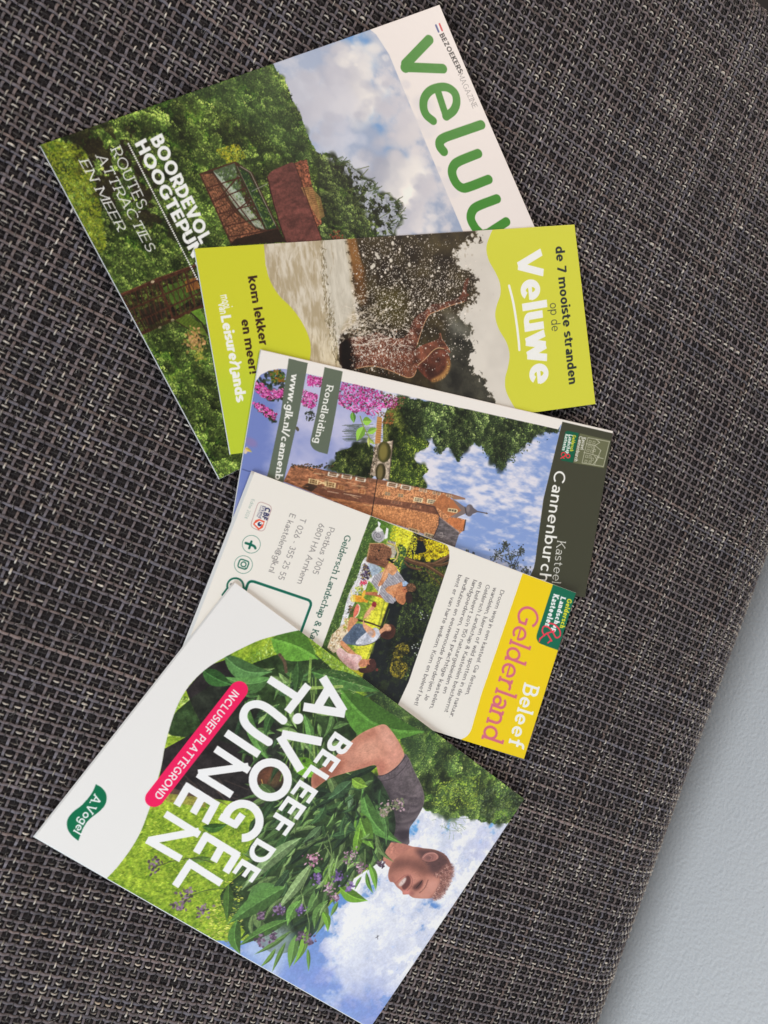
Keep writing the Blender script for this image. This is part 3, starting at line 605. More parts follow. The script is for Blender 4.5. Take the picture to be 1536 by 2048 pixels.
# ------------------------------------------------------------------ cover of the lime green bathing leaflet
def art_beach():
    a = Art(210, 99, Q_LEAF, (198, 200, 56)); h, w = a.H, a.W
    lw = crv([(535, 140), (546, 230), (555, 330), (585, 440), (650, 550), (745, 645), (820, 750), (870, 860), (884, 950), (872, 1040), (840, 1140), (780, 1300)])
    rw = crv([(905, 30), (880, 80), (858, 150), (870, 220), (908, 290), (932, 350), (934, 410), (914, 470), (906, 530), (926, 600), (967, 670), (984, 740), (975, 810), (960, 870), (966, 940), (1010, 1025), (1060, 1090)])
    k4, x4, y4 = FR['z4']; k5, x5, y5 = FR['z5']
    ph = [(x / k4 + x4, y / k4 + y4) for x, y in lw] + [(x / k5 + x5, y / k5 + y5) for x, y in rw[::-1]]
    # water: long cream ripples, a breaking edge, flat water behind
    q = a.P('z4', [(1000, 200), (1080, 1000)])
    n = fbm(h, w, 6 * a.k, 1, 4, .6, (4.5, 1)); n2 = fbm(h, w, 40 * a.k, 2, 3)
    t = (n * .7 + n2 * .3)[..., None]; wat = np.array([172, 157, 130.]) * (1 - sm(.2, .8, t)) + np.array([208, 198, 180.]) * sm(.2, .8, t)
    warm = sm(600, 760, a.py)[..., None]; wat = wat * (1 - .25 * warm) + np.array([196, 170, 110.]) * .25 * warm * (.6 + .8 * t)
    PH = a.full('p', ph); a.put(PH, wat)
    flat = a.full('z4', [(965, 100), (985, 420), (1020, 720), (1070, 900), (1120, 780), (1205, 640), (1160, 350), (1140, 80)], 3) * PH
    a.put(flat, np.array([200, 193, 178.]) * (.93 + .12 * n[..., None]), .85)
    edge = [(965, 120), (975, 260), (985, 420), (1000, 560), (1022, 720), (1055, 860), (1090, 1020)]
    R = rng(5)
    for i in range(420):
        t = R.random() ** .7 * .999 * 6; j = int(t); f = t - j; x = edge[j][0] * (1 - f) + edge[j + 1][0] * f + R.normal() * (9 + 14 * t / 6); y = edge[j][1] * (1 - f) + edge[j + 1][1] * f
        L = R.uniform(6, 26); c = [(96, 84, 56), (130, 116, 84), (230, 224, 208), (70, 60, 40)][R.integers(4)]
        a.line('z4', [(x, y), (x + R.normal() * 4, y + L)], R.uniform(.7, 1.8), c, R.uniform(.3, .8))
    for i in range(260):
        x, y = R.uniform(560, 1060), R.uniform(160, 1080); a.line('z4', [(x, y), (x + R.normal() * 9, y + R.uniform(20, 90))], R.uniform(.8, 2.6), [(150, 132, 104), (222, 212, 194), (170, 152, 120)][R.integers(3)], R.uniform(.15, .4))
    # dark trees behind, blurred, pale sky beyond
    sky = np.array([208, 201, 190.]) * (.97 + .06 * n2)[..., None]
    a.put(a.full('z5', [(95, 30), (100, 110), (125, 330), (150, 560), (40, 640), (60, 830), (200, 1050), (1100, 1200), (1000, 40)], 2) * PH, sky)
    tr = [(98, 20), (110, 130), (130, 330), (150, 470), (160, 560), (60, 620), (50, 720), (60, 860), (60, 1100), (560, 1200), (930, 1100), (915, 1010), (870, 940), (850, 880), (800, 840), (770, 790), (755, 750), (800, 690), (745, 650), (782, 600), (730, 560), (705, 530), (745, 480), (790, 440), (800, 380), (790, 310), (740, 270), (712, 255), (690, 220), (700, 170), (760, 120), (800, 100), (830, 110), (790, 60), (800, 20)]
    T = a.full('z5', rnd_poly(tr, 4), 6 * a.k) * PH; T = sm(.25, .75, T + (fbm(h, w, 9 * a.k, 9, 4, .7) - .5) * 1.3 * (T > .02) * (T < .98))
    n3 = fbm(h, w, 26 * a.k, 10, 4)[..., None]
    a.put(T, np.array([38, 30, 22.]) * (1 - n3) + np.array([74, 64, 42.]) * n3)
    rt = box(a.full('z5', [(640, 560), (760, 500), (860, 860), (930, 1040), (560, 1000), (620, 800)]), 8 * a.k) * T; a.put(rt, np.array([58, 58, 52.]) * (.7 + .6 * n3), .75)
    lf = box(a.full('z5', [(250, 380), (420, 360), (430, 560), (250, 560)]), 10 * a.k) * T; a.put(lf, (92, 84, 36), .5)
    bank = a.full('z5', [(92, 100), (140, 100), (185, 280), (175, 330), (140, 330), (118, 240)], 2.5) * PH; a.put(bank, (142, 100, 56), .9); a.put(a.full('z5', [(118, 240), (190, 250), (200, 460), (170, 470), (140, 420)], 4) * PH, (112, 76, 42), .7)
    for i in range(60):                                        # out-of-focus glints in the trees
        x, y = R.uniform(140, 780), R.uniform(90, 600); a.ell('z5', x, y, R.uniform(4, 11), R.uniform(4, 11), 0, [(110, 90, 60), (80, 74, 40), (130, 112, 84)][R.integers(3)], .25, .5)
    for x, y in [(650, 520), (690, 600), (740, 610), (680, 560)]: a.ell('z5', x, y, 40, 30, .5, (150, 148, 136), .35, .8)
    # the child rising out of the water, seen from the side, arms up, lit from behind
    body = np.clip(np.array([98, 60, 46.]) * (.66 + .62 * fbm(h, w, 14 * a.k, 20, 4))[..., None], 0, 255)
    torso = rnd_poly([(60, 420), (120, 372), (210, 356), (300, 335), (400, 368), (470, 366), (500, 345), (545, 400), (540, 470), (548, 545), (548, 580), (530, 612), (490, 620), (420, 592), (340, 562), (260, 548), (165, 562), (80, 560)])
    armA = rnd_poly([(470, 380), (500, 330), (522, 265), (560, 222), (605, 194), (640, 158), (700, 148), (765, 132), (815, 108), (838, 80), (848, 30), (866, -8), (884, -4), (872, 40), (866, 78), (884, 96), (866, 112), (868, 132), (820, 146), (775, 160), (700, 190), (634, 218), (604, 262), (578, 330), (552, 412), (520, 446)])
    armB = rnd_poly([(520, 470), (560, 428), (610, 404), (662, 386), (690, 366), (692, 340), (702, 338), (708, 372), (728, 400), (752, 438), (764, 462), (744, 456), (720, 434), (690, 430), (655, 446), (604, 500), (562, 532), (548, 560)])
    head = rnd_poly([(655, 452), (690, 440), (730, 448), (756, 482), (762, 540), (742, 592), (702, 628), (652, 646), (612, 622), (574, 584), (556, 552), (600, 504)])
    a.tex('fc', torso, body); a.tex('fc', armA, body)
    TO = a.full('fc', torso); a.soft('fc', [(200, 400), (400, 400), (500, 500), (420, 560), (260, 500)], 8, (128, 80, 60), .45, TO); a.soft('fc', [(60, 380), (130, 380), (160, 560), (70, 570)], 5, (20, 16, 14), .95, TO); a.soft('fc', [(440, 420), (560, 400), (530, 470), (450, 460)], 5, (66, 40, 32), .5, TO); a.soft('fc', [(470, 560), (540, 550), (540, 610), (480, 612)], 4, (150, 98, 72), .5, TO)
    a.line('fc', crv([(170, 560), (260, 546), (340, 560), (420, 590), (490, 618), (528, 610), (546, 575)]), 1.6, (206, 164, 124), .75)
    a.line('fc', crv([(552, 412), (578, 330), (604, 262), (634, 218), (700, 190), (775, 160), (850, 138)]), 1.6, (212, 166, 130), .8)
    a.tex('fc', head, np.clip(body * np.array([.94, .86, .86]), 0, 255)); HD = a.full('fc', head)
    a.soft('fc', [(640, 470), (720, 460), (730, 540), (660, 560)], 6, (120, 72, 56), .5, HD); a.soft('fc', [(600, 560), (680, 580), (720, 560), (700, 610), (640, 625)], 4, (56, 34, 28), .7, HD); a.soft('fc', [(675, 500), (700, 495), (700, 515), (680, 520)], 2, (48, 28, 26), .7, HD); a.soft('fc', [(690, 462), (712, 458), (716, 474), (696, 478)], 2, (150, 96, 76), .6, HD)
    a.soft('fc', [(748, 490), (764, 540), (744, 594), (704, 630), (652, 648), (640, 632), (690, 606), (728, 570), (742, 530)], 2, (176, 132, 78), .85); R = rng(26)
    for i in range(70):
        t = R.random(); an = -0.5 + 2.2 * t; x, y = 665 + 92 * math.cos(an), 545 + 96 * math.sin(an); a.line('fc', [(x, y), (x - R.uniform(4, 16) * math.cos(an + .4), y - R.uniform(4, 16) * math.sin(an + .4))], 1, [(216, 176, 112), (130, 92, 54), (90, 62, 40)][R.integers(3)], .7)
    a.tex('fc', armB, np.clip(body * 1.12, 0, 255)); a.line('fc', crv([(556, 540), (604, 500), (655, 447), (690, 431), (722, 436)]), 1.6, (222, 178, 138), .8); a.line('fc', crv([(702, 340), (710, 374), (730, 402), (760, 452)]), 1.2, (206, 150, 118), .7)
    R = rng(5)
    # splash and flying drops
    for i in range(240):
        x, y = 150 + R.normal() * 75, 570 + R.normal() * 60 + 0; c = R.uniform(.6, 1); a.line('z5', [(x, y), (x + R.uniform(4, 34), y - R.uniform(-14, 26))], R.uniform(.8, 2.4), (224 * c + 20, 214 * c + 16, 198 * c + 12), R.uniform(.3, .8))
    for i in range(160):
        x, y = R.uniform(130, 460), 660 + R.normal() * 34; a.line('z5', [(x, y), (x + R.normal() * 16, y + R.normal() * 14)], R.uniform(.8, 2.2), (226, 214, 200), R.uniform(.3, .85))
    arcs = [((300, 250), 190, 150, 900), ((480, 400), 200, 110, 900), ((260, 520), 120, 120, 600), ((240, 720), 150, 70, 520), ((640, 340), 110, 90, 420), ((450, 520), 160, 90, 500), ((360, 760), 130, 60, 260), ((740, 300), 130, 130, 160), ((330, 150), 190, 60, 260), ((680, 700), 90, 60, 120)]
    for (cx, cy), sx, sy, nn in arcs:
        for i in range(nn):
            x, y = cx + R.normal() * sx * .8, cy + R.normal() * sy * .8
            if x < 120 or x > 940: continue
            s_ = R.uniform(1.2, 3.0) if R.random() < .9 else R.uniform(3, 7); s_ *= .85; b = R.uniform(.72, 1.05)
            a.ell('z5', x, y, s_, s_ * R.uniform(.7, 1.3), 0, np.clip((238 * b, 226 * b, 212 * b), 0, 255), R.uniform(.55, 1) * (.45 if x > 800 else 1), .4)
    for i in range(900):                                       # wet glints over the body
        x, y = R.uniform(110, 470), R.uniform(600, 850); s_ = R.uniform(.9, 2.2); a.ell('z5', x, y, s_, s_, 0, [(232, 216, 200), (190, 140, 112), (44, 28, 22)][R.integers(3)], R.uniform(.4, .9), .4)
    for x, y in [(240, 250), (265, 205), (345, 130), (435, 245), (780, 85), (255, 190), (230, 260), (335, 222)]: a.ell('z5', x, y, 9, 11, 0, (236, 228, 214), .8, .35)
    a.grain(PH * T * .8, 401, .14)
    # lime bands painted back over the picture's edges, lettering
    a.put(1 - PH, np.array([198, 198, 54.]) + (sm(700, 1000, a.px)[..., None] * np.array([6, 6, 14.])) + (sm(640, 820, a.py) * sm(640, 480, a.px))[..., None] * np.array([-16, 0, 4.]))
    br = (58, 36, 26); wh = (244, 240, 230)
    a.text('z4', 'kom lekker', (424, 416), (512, 922), (490, 406), br, .19, .72, gap=.06); a.text('z4', 'en meer!', (374, 732), (438, 1128), (440, 722), br, .19, .72, gap=.06)
    a.text('z4', 'mooi', (222, 554), (248, 650), (290, 540), wh, .15, .66, gap=.09); a.text('z4', 'van', (206, 612), (222, 690), (272, 604), wh, .15, .66, gap=.09)
    a.text('z4', 'Leisure', (224, 704), (290, 1030), (300, 694), wh, .21, .7, gap=.045); a.text('z4', 'ands', (306, 1110), (340, 1332), (384, 1098), wh, .21, .7, gap=.045)
    a.line('z4', crv([(298, 1040), (340, 1052), (358, 1082), (300, 1092), (304, 1120)]), 4.2, wh); a.line('z4', crv([(330, 1040), (352, 1050), (372, 1040)]), 3.6, wh)
    nv = (38, 44, 46); a.text('z5', 'de 7 mooiste stranden', (1234, 148), (1310, 902), (1284, 142), nv, .185, .72, gap=.07); a.text('z5', 'op de', (1204, 458), (1216, 612), (1254, 452), (66, 70, 62), .09, .66, gap=.12)
    a.text('z5', 'Veluwe', (1024, 184), (1098, 908), (1158, 164), wh, .21, .8, gap=.06); a.line('z5', crv([(982, 362), (1004, 450), (1022, 560), (1034, 660), (1038, 712)]), 5.2, wh)
    return a

# ------------------------------------------------------------------ cover of the moated castle leaflet
def art_castle():
    a = Art(210, 99, Q_CAS, (232, 226, 219)); h, w = a.H, a.W
    k6 = lambda pts: [(x / 3.072 + 460, y / 3.072 + 680) for x, y in pts]; k7 = lambda pts: [(x / 3.84 + 860, y / 3.84 + 800) for x, y in pts]
    pic = k6([(150, 270), (190, 215), (240, 190), (300, 178), (345, 180)]) + [(682, 763), (1116, 859)] + k7([(1010, 180), (1000, 230), (870, 760), (820, 1130), (808, 1230), (795, 1290), (775, 1335)]) + [(1055, 1240), (300, 1300), (400, 1000)]
    PI = a.full('p', pic)
    n = fbm(h, w, 22 * a.k, 1, 5, .62, (1, 1.8)); n2 = fbm(h, w, 60 * a.k, 2, 4)
    # water (left), sky (right): the fold through the building parts them
    u = a.px * .97 + a.py * .24
    wat = np.array([116, 130, 186.]) + (np.array([186, 186, 214.]) - np.array([116, 130, 186.])) * np.clip(sm(700, 790, u)[..., None] * .75 + (n2[..., None] - .5) * .7 + (n[..., None] - .5) * .3, 0, 1)
    t = np.clip(n * .75 + n2 * .5 + .02 - .22 * sm(1010, 1120, u) , 0, 1); st = fbm(h, w, 7 * a.k, 3, 3, .5, (1, 2.4))
    sky = np.array([132, 154, 204.]) + (np.array([220, 217, 226.]) - np.array([132, 154, 204.])) * sm(.22, .85, t * .58 + st * .42)[..., None]
    side = sm(880, 960, u)[..., None]; a.put(PI, wat * (1 - side) + sky * side)
    # magenta flowers over the water
    for q, nn in [([(165, 250), (230, 200), (330, 190), (345, 300), (330, 370), (260, 380), (180, 330), (150, 300)], 150), ([(140, 380), (200, 400), (290, 460), (285, 510), (220, 470), (150, 410)], 60)]:
        a.scatter(a.full('z6', q), nn, 11, [(34, 44, 30), (60, 78, 36), (44, 50, 40)], (2, 5), al=(.6, .95))
    def flowers(q, nn, seed):
        M = a.full('z6', q); a.scatter(M, nn // 3, seed, [(90, 40, 66), (70, 54, 44), (50, 60, 36)], (1.5, 3.4)); a.scatter(M, nn, seed + 1, [(202, 84, 158), (180, 62, 138), (222, 120, 182), (150, 44, 104)], (1.2, 3.2), (.3, .6)); a.scatter(M, nn // 4, seed + 2, [(238, 168, 210)], (.7, 1.5))
    flowers([(160, 260), (200, 270), (235, 310), (330, 300), (325, 350), (240, 375), (180, 340), (150, 300)], 190, 20)
    flowers([(140, 385), (200, 400), (290, 455), (285, 500), (220, 470), (150, 410)], 120, 24)
    a.scatter(a.full('z6', [(240, 190), (330, 185), (340, 260), (260, 260)]), 120, 28, [(140, 96, 40), (90, 120, 50), (60, 80, 34)], (1.2, 3))
    flowers([(475, 215), (570, 235), (560, 290), (480, 280)], 130, 30); flowers([(450, 310), (540, 340), (530, 400), (500, 425), (440, 400)], 170, 34)
    a.scatter(a.full('z6', [(460, 440), (520, 440), (520, 500), (470, 500)]), 70, 37, [(40, 46, 36), (60, 66, 48)], (1, 2.4))
    # garden trees, shrubs and their reflections
    sh = a.full('z6', rnd_poly([(620, 800), (655, 730), (650, 690), (720, 670), (790, 640), (860, 640), (885, 700), (880, 850), (780, 840)], 3)); sh = sm(.3, .7, box(sh, 2) + (fbm(h, w, 5 * a.k, 40, 2) - .5) * .6) * (sh > 0)
    a.foliage(sh, 41, (34, 44, 26), (70, 84, 40), (110, 120, 62), 10, (1, 2.2), .05)
    for i in range(60):
        r = rng(500 + i); a.line('z6', [(r.uniform(690, 800), 520 + i * 1.9), (r.uniform(760, 900), 520 + i * 1.9)], r.uniform(.7, 1.6), (74, 84, 70), .55)
    gr = a.full('z6', [(960, 440), (1060, 340), (1120, 420), (1100, 600), (1010, 640), (940, 640), (940, 500)]); a.foliage(gr, 44, (44, 50, 26), (86, 96, 44), (128, 132, 64), 10, (1, 2.4), .05)
    t2 = a.full('z6', rnd_poly([(980, 640), (1010, 560), (1080, 560), (1130, 580), (1190, 600), (1225, 640), (1180, 680), (1130, 700), (1150, 760), (1200, 770), (1215, 810), (1180, 840), (1200, 880), (1205, 915), (1110, 900), (970, 860)], 3)); t2 = sm(.3, .7, box(t2, 2) + (fbm(h, w, 5 * a.k, 46, 2) - .5) * .6) * (t2 > 0)
    a.foliage(t2, 47, (32, 44, 20), (74, 92, 38), (126, 140, 58), 10, (1, 2.3), .055)
    a.crowns(t2, 247, (30, 40, 18), (78, 96, 40), (140, 150, 66), (4, 8), 1.2, 30, leaf=(.7, 1.6)); a.crowns(sh, 241, (32, 40, 24), (72, 84, 42), (122, 128, 70), (4, 8), 1.2, 26, leaf=(.7, 1.6))
    # great overhanging branches
    ov = k7([(-260, -30), (0, 18), (500, 110), (850, 195), (985, 222), (985, 245), (860, 240), (800, 270), (760, 330), (690, 370), (660, 420), (610, 400), (590, 460), (555, 540), (500, 500), (450, 440), (400, 360), (330, 330), (260, 390), (235, 440), (212, 492), (190, 410), (130, 360), (80, 405), (30, 330), (20, 270), (-40, 300), (-160, 260), (-200, 120)])
    OV = a.full('p', ov); OV = sm(.36, .64, box(OV, 2.4 * a.k) + (fbm(h, w, 5 * a.k, 50, 3) - .5) * .75 * (box(OV, 3 * a.k) > .05)) * PI
    a.foliage(OV, 51, (20, 28, 18), (58, 78, 38), (112, 130, 72), 12, (1.3, 3), .055)
    a.crowns(OV, 251, (30, 38, 24), (76, 94, 50), (142, 156, 98), (5, 10), 1.3, 34, leaf=(.8, 1.9))
    for cx, cy, r_, nn in [(540, 480, 60, 60), (700, 350, 70, 50), (840, 240, 70, 50), (215, 440, 30, 30), (620, 430, 40, 36), (60, 380, 40, 40), (975, 240, 20, 14), (440, 400, 50, 30)]:
        R = rng(cx)
        for i in range(nn): a.ell('z7', cx + R.normal() * r_ * .5, cy + R.normal() * r_ * .5, R.uniform(4, 10), R.uniform(3, 6), R.uniform(0, 3), [(34, 46, 30), (56, 72, 42), (84, 100, 60)][R.integers(3)], .9, .3)
    flowers([(690, 260), (780, 270), (900, 310), (1000, 345), (1040, 360), (1020, 415), (960, 415), (900, 450), (880, 480), (820, 440), (760, 450), (700, 410), (665, 390), (675, 320)], 620, 56)
    a.scatter(a.full('z6', [(930, 320), (1090, 360), (1040, 430), (960, 430)]), 90, 60, [(120, 70, 60), (90, 90, 50), (60, 74, 40), (150, 90, 80)], (1, 2.6))
    a.scatter(a.full('z6', [(900, 440), (1010, 450), (1000, 520), (920, 520)]), 90, 62, [(150, 96, 56), (120, 80, 50), (90, 84, 50)], (1, 2.6))
    # stone bridge with two arches, its warm wall beyond
    a.poly('z6', [(905, 470), (935, 480), (925, 640), (890, 640)], (190, 138, 84)); [a.line('z6', [(905, 500 + i * 14), (935, 505 + i * 14)], 1.1, (120, 84, 54), .6) for i in range(10)]
    a.poly('z6', [(893, 640), (1000, 620), (975, 860), (860, 830), (880, 720)], (166, 150, 132)); tx = np.array([172, 156, 138.]) * (.7 + .6 * fbm(h, w, 3 * a.k, 63, 3))[..., None]
    a.tex('z6', [(893, 640), (1000, 620), (975, 860), (860, 830), (880, 720)], np.clip(tx, 0, 255))
    a.ell('z6', 946, 690, 44, 60, .1, (60, 58, 30)); a.ell('z6', 942, 690, 26, 50, .1, (140, 128, 70), .8, .4); a.ell('z6', 925, 812, 32, 50, .12, (58, 52, 32)); a.ell('z6', 922, 815, 17, 42, .1, (132, 118, 76), .8, .4)
    a.line('z6', [(1000, 620), (975, 860)], 2, (110, 96, 84)); a.line('z6', [(912, 660), (900, 760), (884, 830)], 1.4, (120, 104, 90))
    a.scatter(a.full('z6', [(890, 640), (880, 720), (850, 830), (870, 840), (905, 700)]), 60, 64, [(70, 60, 48), (100, 86, 70)], (1, 2.2))
    # the brick castle and its mirror image in the moat
    refl = [(375, 775), (440, 770), (560, 795), (660, 820), (905, 862), (868, 1085), (690, 1012), (470, 925), (330, 870)]
    f = fbm(h, w, 4 * a.k, 65, 3, .6, (1, 2)); a.tex('z6', refl, np.clip(np.array([150, 102, 74.]) * (.72 + .55 * f)[..., None], 0, 255))
    main = [(898, 862), (960, 868), (1210, 915), (1360, 950), (1350, 1010), (1395, 1090), (1450, 1105), (1440, 1170), (1420, 1180), (1360, 1250), (1100, 1160), (868, 1085)]
    f = fbm(h, w, 2.2 * a.k, 66, 2, .7); a.tex('z6', main, np.clip(np.array([186, 130, 92.]) * (.74 + .5 * f)[..., None], 0, 255))
    a.poly('z6', [(450, 905), (500, 880), (880, 962), (1000, 985), (1260, 1020), (1285, 1075), (1000, 1020), (868, 1006), (600, 965), (520, 935)], (110, 72, 56), .9); a.poly('z6', [(600, 965), (868, 1010), (1280, 1080), (1250, 1200), (868, 1085), (690, 1010)], (204, 136, 84), .35)
    a.poly('z6', [(440, 900), (480, 880), (540, 900), (500, 935)], (60, 48, 40), .8)
    for i in range(46):                                        # long ripples across the reflection
        r = rng(700 + i); x, y = r.uniform(420, 860), r.uniform(800, 1020); a.line('z6', [(x, y), (x + r.uniform(20, 80), y + r.uniform(3, 16))], r.uniform(.7, 1.5), [(196, 140, 92), (84, 54, 40), (220, 190, 150)][r.integers(3)], .5)
    cr, gl = (226, 200, 158), (120, 112, 96)
    def win(x, y, dx, dy, ex, ey, bars=3, col=cr, pane=(128, 120, 104)):
        p = np.array([[x, y], [x + dx, y + dy], [x + dx + ex, y + dy + ey], [x + ex, y + ey]], float); a.poly('z6', p, col); c = p.mean(0); a.poly('z6', c + (p - c) * .72, pane)
        for i in range(1, bars): a.line('z6', [p[0] + (p[1] - p[0]) * i / bars, p[3] + (p[2] - p[3]) * i / bars], 1.0, col, .9)
        a.line('z6', [(p[0] + p[3]) / 2, (p[1] + p[2]) / 2], .9, col, .8)
    for x, y in [(1130, 965), (1212, 976)]: win(x, y, 56, 9, -5, 26)
    win(1345, 1035, 52, 12, -6, 24); win(1095, 1150, 70, 20, -8, 34); win(1195, 1180, 62, 18, -8, 34); win(1030, 940, 40, 7, -4, 24, 2, (200, 150, 104)); win(950, 930, 40, 7, -4, 24, 2, (196, 146, 100))
    win(990, 985, 70, 12, -4, 18, 3, (170, 120, 92), (110, 80, 66)); win(1110, 1008, 66, 12, -4, 18, 3, (170, 120, 92), (110, 80, 66))
    win(485, 850, 60, 12, -4, 30, 3, (214, 186, 140), (120, 90, 60)); win(585, 868, 66, 12, -4, 30, 3, (214, 186, 140), (120, 90, 60)); a.line('z6', [(548, 868), (590, 890)], 2, (214, 186, 140)); a.line('z6', [(550, 885), (588, 872)], 2, (214, 186, 140))
    win(665, 890, 40, 8, -4, 26, 2, (186, 136, 96), (140, 88, 56)); win(790, 915, 44, 8, -4, 26, 2, (186, 136, 96), (140, 88, 56))
    for x, y in [(600, 930), (700, 945), (740, 952)]: a.line('z6', [(x, y), (x + 66, y + 12)], 1.4, (206, 176, 150), .7)
    for i in range(14):                                        # pale terrace balustrade along the water line
        t = i / 13; x, y = 600 + t * 250, 808 + t * 46; win(x, y, 15, 3, -3, 16, 1, (214, 200, 176), (130, 100, 76)) if i % 4 else None
    for i in range(15):
        t = i / 14; x, y = 968 + t * 390, 868 + t * 82; win(x, y, 20, 4, -3, 20, 1, (206, 184, 156), (140, 104, 80)) if i % 3 else None
    for x, y in [(605, 808), (690, 822), (775, 838), (968, 872), (1052, 888)]: win(x, y, 62, 11, -6, 26, 1, (216, 204, 186), (124, 92, 66))
    a.line('z6', [(560, 800), (900, 866)], 1.6, (84, 62, 50), .8); a.line('z6', [(960, 866), (1360, 948), (1440, 975)], 1.6, (96, 70, 56), .8)
    a.poly('z6', [(1360, 945), (1445, 972), (1440, 982), (1380, 975)], (150, 110, 90)); a.poly('z6', [(845, 845), (965, 865), (955, 890), (840, 870)], (128, 88, 66), .8)
    R = rng(71)
    for i in range(90): a.ell('z6', R.uniform(380, 640), 778 + R.normal() * 9 + 0, 5, 4, 0, [(40, 46, 34), (64, 60, 46), (96, 70, 50)][R.integers(3)], .8, .4)
    # turret, roofs, chimney
    a.poly('z7', [(90, 720), (180, 770), (270, 850), (180, 905), (110, 870), (20, 800)], (172, 112, 74)); a.poly('z7', [(170, 762), (200, 775), (275, 828), (280, 868), (200, 905), (150, 900), (240, 850)], (124, 110, 106))
    a.poly('z7', [(150, 740), (260, 755), (275, 765), (180, 765)], (150, 118, 96)); a.ell('z7', 302, 848, 34, 46, .05, (104, 96, 100)); a.ell('z7', 292, 836, 14, 26, .1, (150, 140, 140), .6, .5); a.poly('z7', [(325, 822), (372, 858), (326, 876)], (104, 96, 100)); a.line('z7', [(365, 857), (440, 872)], 2.2, (92, 84, 84)); a.ell('z7', 432, 870, 5, 8, 0, (92, 84, 84)); a.line('z7', [(268, 822), (278, 880)], 2, (70, 62, 64))
    a.poly('z7', [(138, 830), (205, 838), (214, 850), (205, 868), (134, 856)], (224, 204, 160)); a.poly('z7', [(144, 836), (200, 843), (204, 850), (198, 862), (140, 850)], (96, 86, 70)); a.line('z7', [(165, 836), (161, 860)], 1.2, cr); a.line('z7', [(185, 838), (181, 864)], 1.2, cr)
    a.poly('z7', [(150, 900), (272, 925), (258, 1000), (200, 990), (120, 930)], (188, 118, 76)); a.line('z7', [(272, 922), (258, 1002)], 2.6, (70, 60, 58))
    rf = [(72, 900), (130, 950), (225, 1018), (190, 1130), (20, 1075), (40, 1020), (66, 960)]; f = fbm(h, w, 3 * a.k, 73, 3, .6, (1, 3)); a.tex('z7', rf, np.clip(np.array([104, 96, 97.]) * (.8 + .4 * f)[..., None], 0, 255))
    a.line('z7', [(72, 895), (30, 820), (-100, 790)], 2.4, (88, 62, 54)); a.line('z7', [(70, 900), (66, 960), (36, 1030), (10, 1075)], 2, (70, 60, 60)); a.line('z7', [(72, 900), (225, 1018)], 1.6, (140, 128, 128)); a.line('z7', [(75, 1022), (92, 1020), (100, 1050), (82, 1054)], 1.4, (160, 150, 148)); a.line('z7', [(62, 1036), (118, 1044)], 1.2, (160, 150, 148))
    # twig crowns against the sky at the bottom
    for cx, cy, r_, nn in [(510, 1190, 44, 70), (570, 1130, 34, 60), (610, 1200, 50, 80), (640, 1270, 44, 60), (690, 1170, 34, 60), (730, 1310, 40, 60), (575, 1100, 20, 30), (700, 1140, 20, 24), (290, 1165, 16, 12), (330, 1180, 14, 10)]:
        R = rng(cx + cy)
        for i in range(nn): a.ell('z7', cx + R.normal() * r_ * .5, cy + R.normal() * r_ * .5, R.uniform(3, 9), R.uniform(3, 6), R.uniform(0, 3), [(44, 48, 44), (60, 64, 54), (88, 92, 74)][R.integers(3)], .85, .3)
    for q in [[(640, 1300), (610, 1200), (580, 1110)], [(640, 1290), (690, 1180)], [(620, 1260), (520, 1200)]]: a.line('z7', q, 1.4, (60, 56, 52))
    # young shoot, floating leaf
    gl1, gl2 = (132, 178, 70), (108, 156, 56); L6 = lambda b, t, wd, c: a.leaf(a.P('z6', [b])[0], a.P('z6', [t])[0], wd * a.k / 3.07, c, (170, 200, 110))
    a.line('z6', crv([(800, 470), (820, 530), (850, 590), (880, 640)]), 2, (130, 140, 70)); L6((815, 500), (872, 500), 50, gl1); L6((820, 535), (780, 620), 52, gl1); L6((845, 572), (905, 545), 36, gl1); L6((752, 445), (762, 512), 34, (90, 140, 60)); L6((850, 610), (890, 640), 22, (150, 170, 80)); L6((850, 600), (855, 660), 16, (190, 190, 110))
    a.ell('z6', 130, 630, 36, 22, .5, (150, 120, 160), .5, .5); a.ell('z6', 100, 680, 10, 20, .3, (214, 196, 170)); L6((95, 665), (135, 690), 18, (206, 160, 90)); a.ell('z6', 415, 548, 9, 14, -.4, (90, 84, 70)); a.ell('z6', 380, 605, 4, 7, 0, (180, 120, 80))
    a.line('z6', [(78, 795), (110, 806), (142, 812)], 1.5, (60, 70, 110), .8); a.line('z6', [(905, 850), (888, 960), (868, 1085)], 2.0, (40, 30, 28), .9)
    a.grain(np.clip(OV + t2 + sh + gr + a.full('z6', main) + a.full('z6', refl), 0, 1), 402, .18, 1.2)
    # the white margin, grey-green tabs, dark title band
    a.put(1 - PI, (232, 226, 219))
    tab = (97, 106, 90); bandc = (66, 66, 50)
    a.poly('z6', [(362, 115), (480, 143), (420, 480), (300, 1000), (180, 1000), (240, 800), (310, 470)], tab, .97)
    a.poly('z6', [(582, 168), (694, 195), (640, 500), (600, 703)] + crv([(548, 690), (515, 672), (497, 645), (494, 620)], 4) + [(535, 440)], tab, .97)
    a.text('z6', 'Rondleiding', (596, 278), (516, 632), (638, 286), (238, 236, 228), .14, .68, serif=.05, gap=.14)
    a.text('z6', 'www.glk.nl/cannenb', (380, 210), (276, 856), (424, 220), (238, 236, 228), .16, .66, serif=.05, gap=.11)
    a.poly('z7', [(1016, 168), (1440, 266), (1440, 400), (1260, 1560), (700, 1450)] + [(775, 1335), (795, 1290), (808, 1230), (820, 1130), (870, 760), (1000, 230)], bandc)
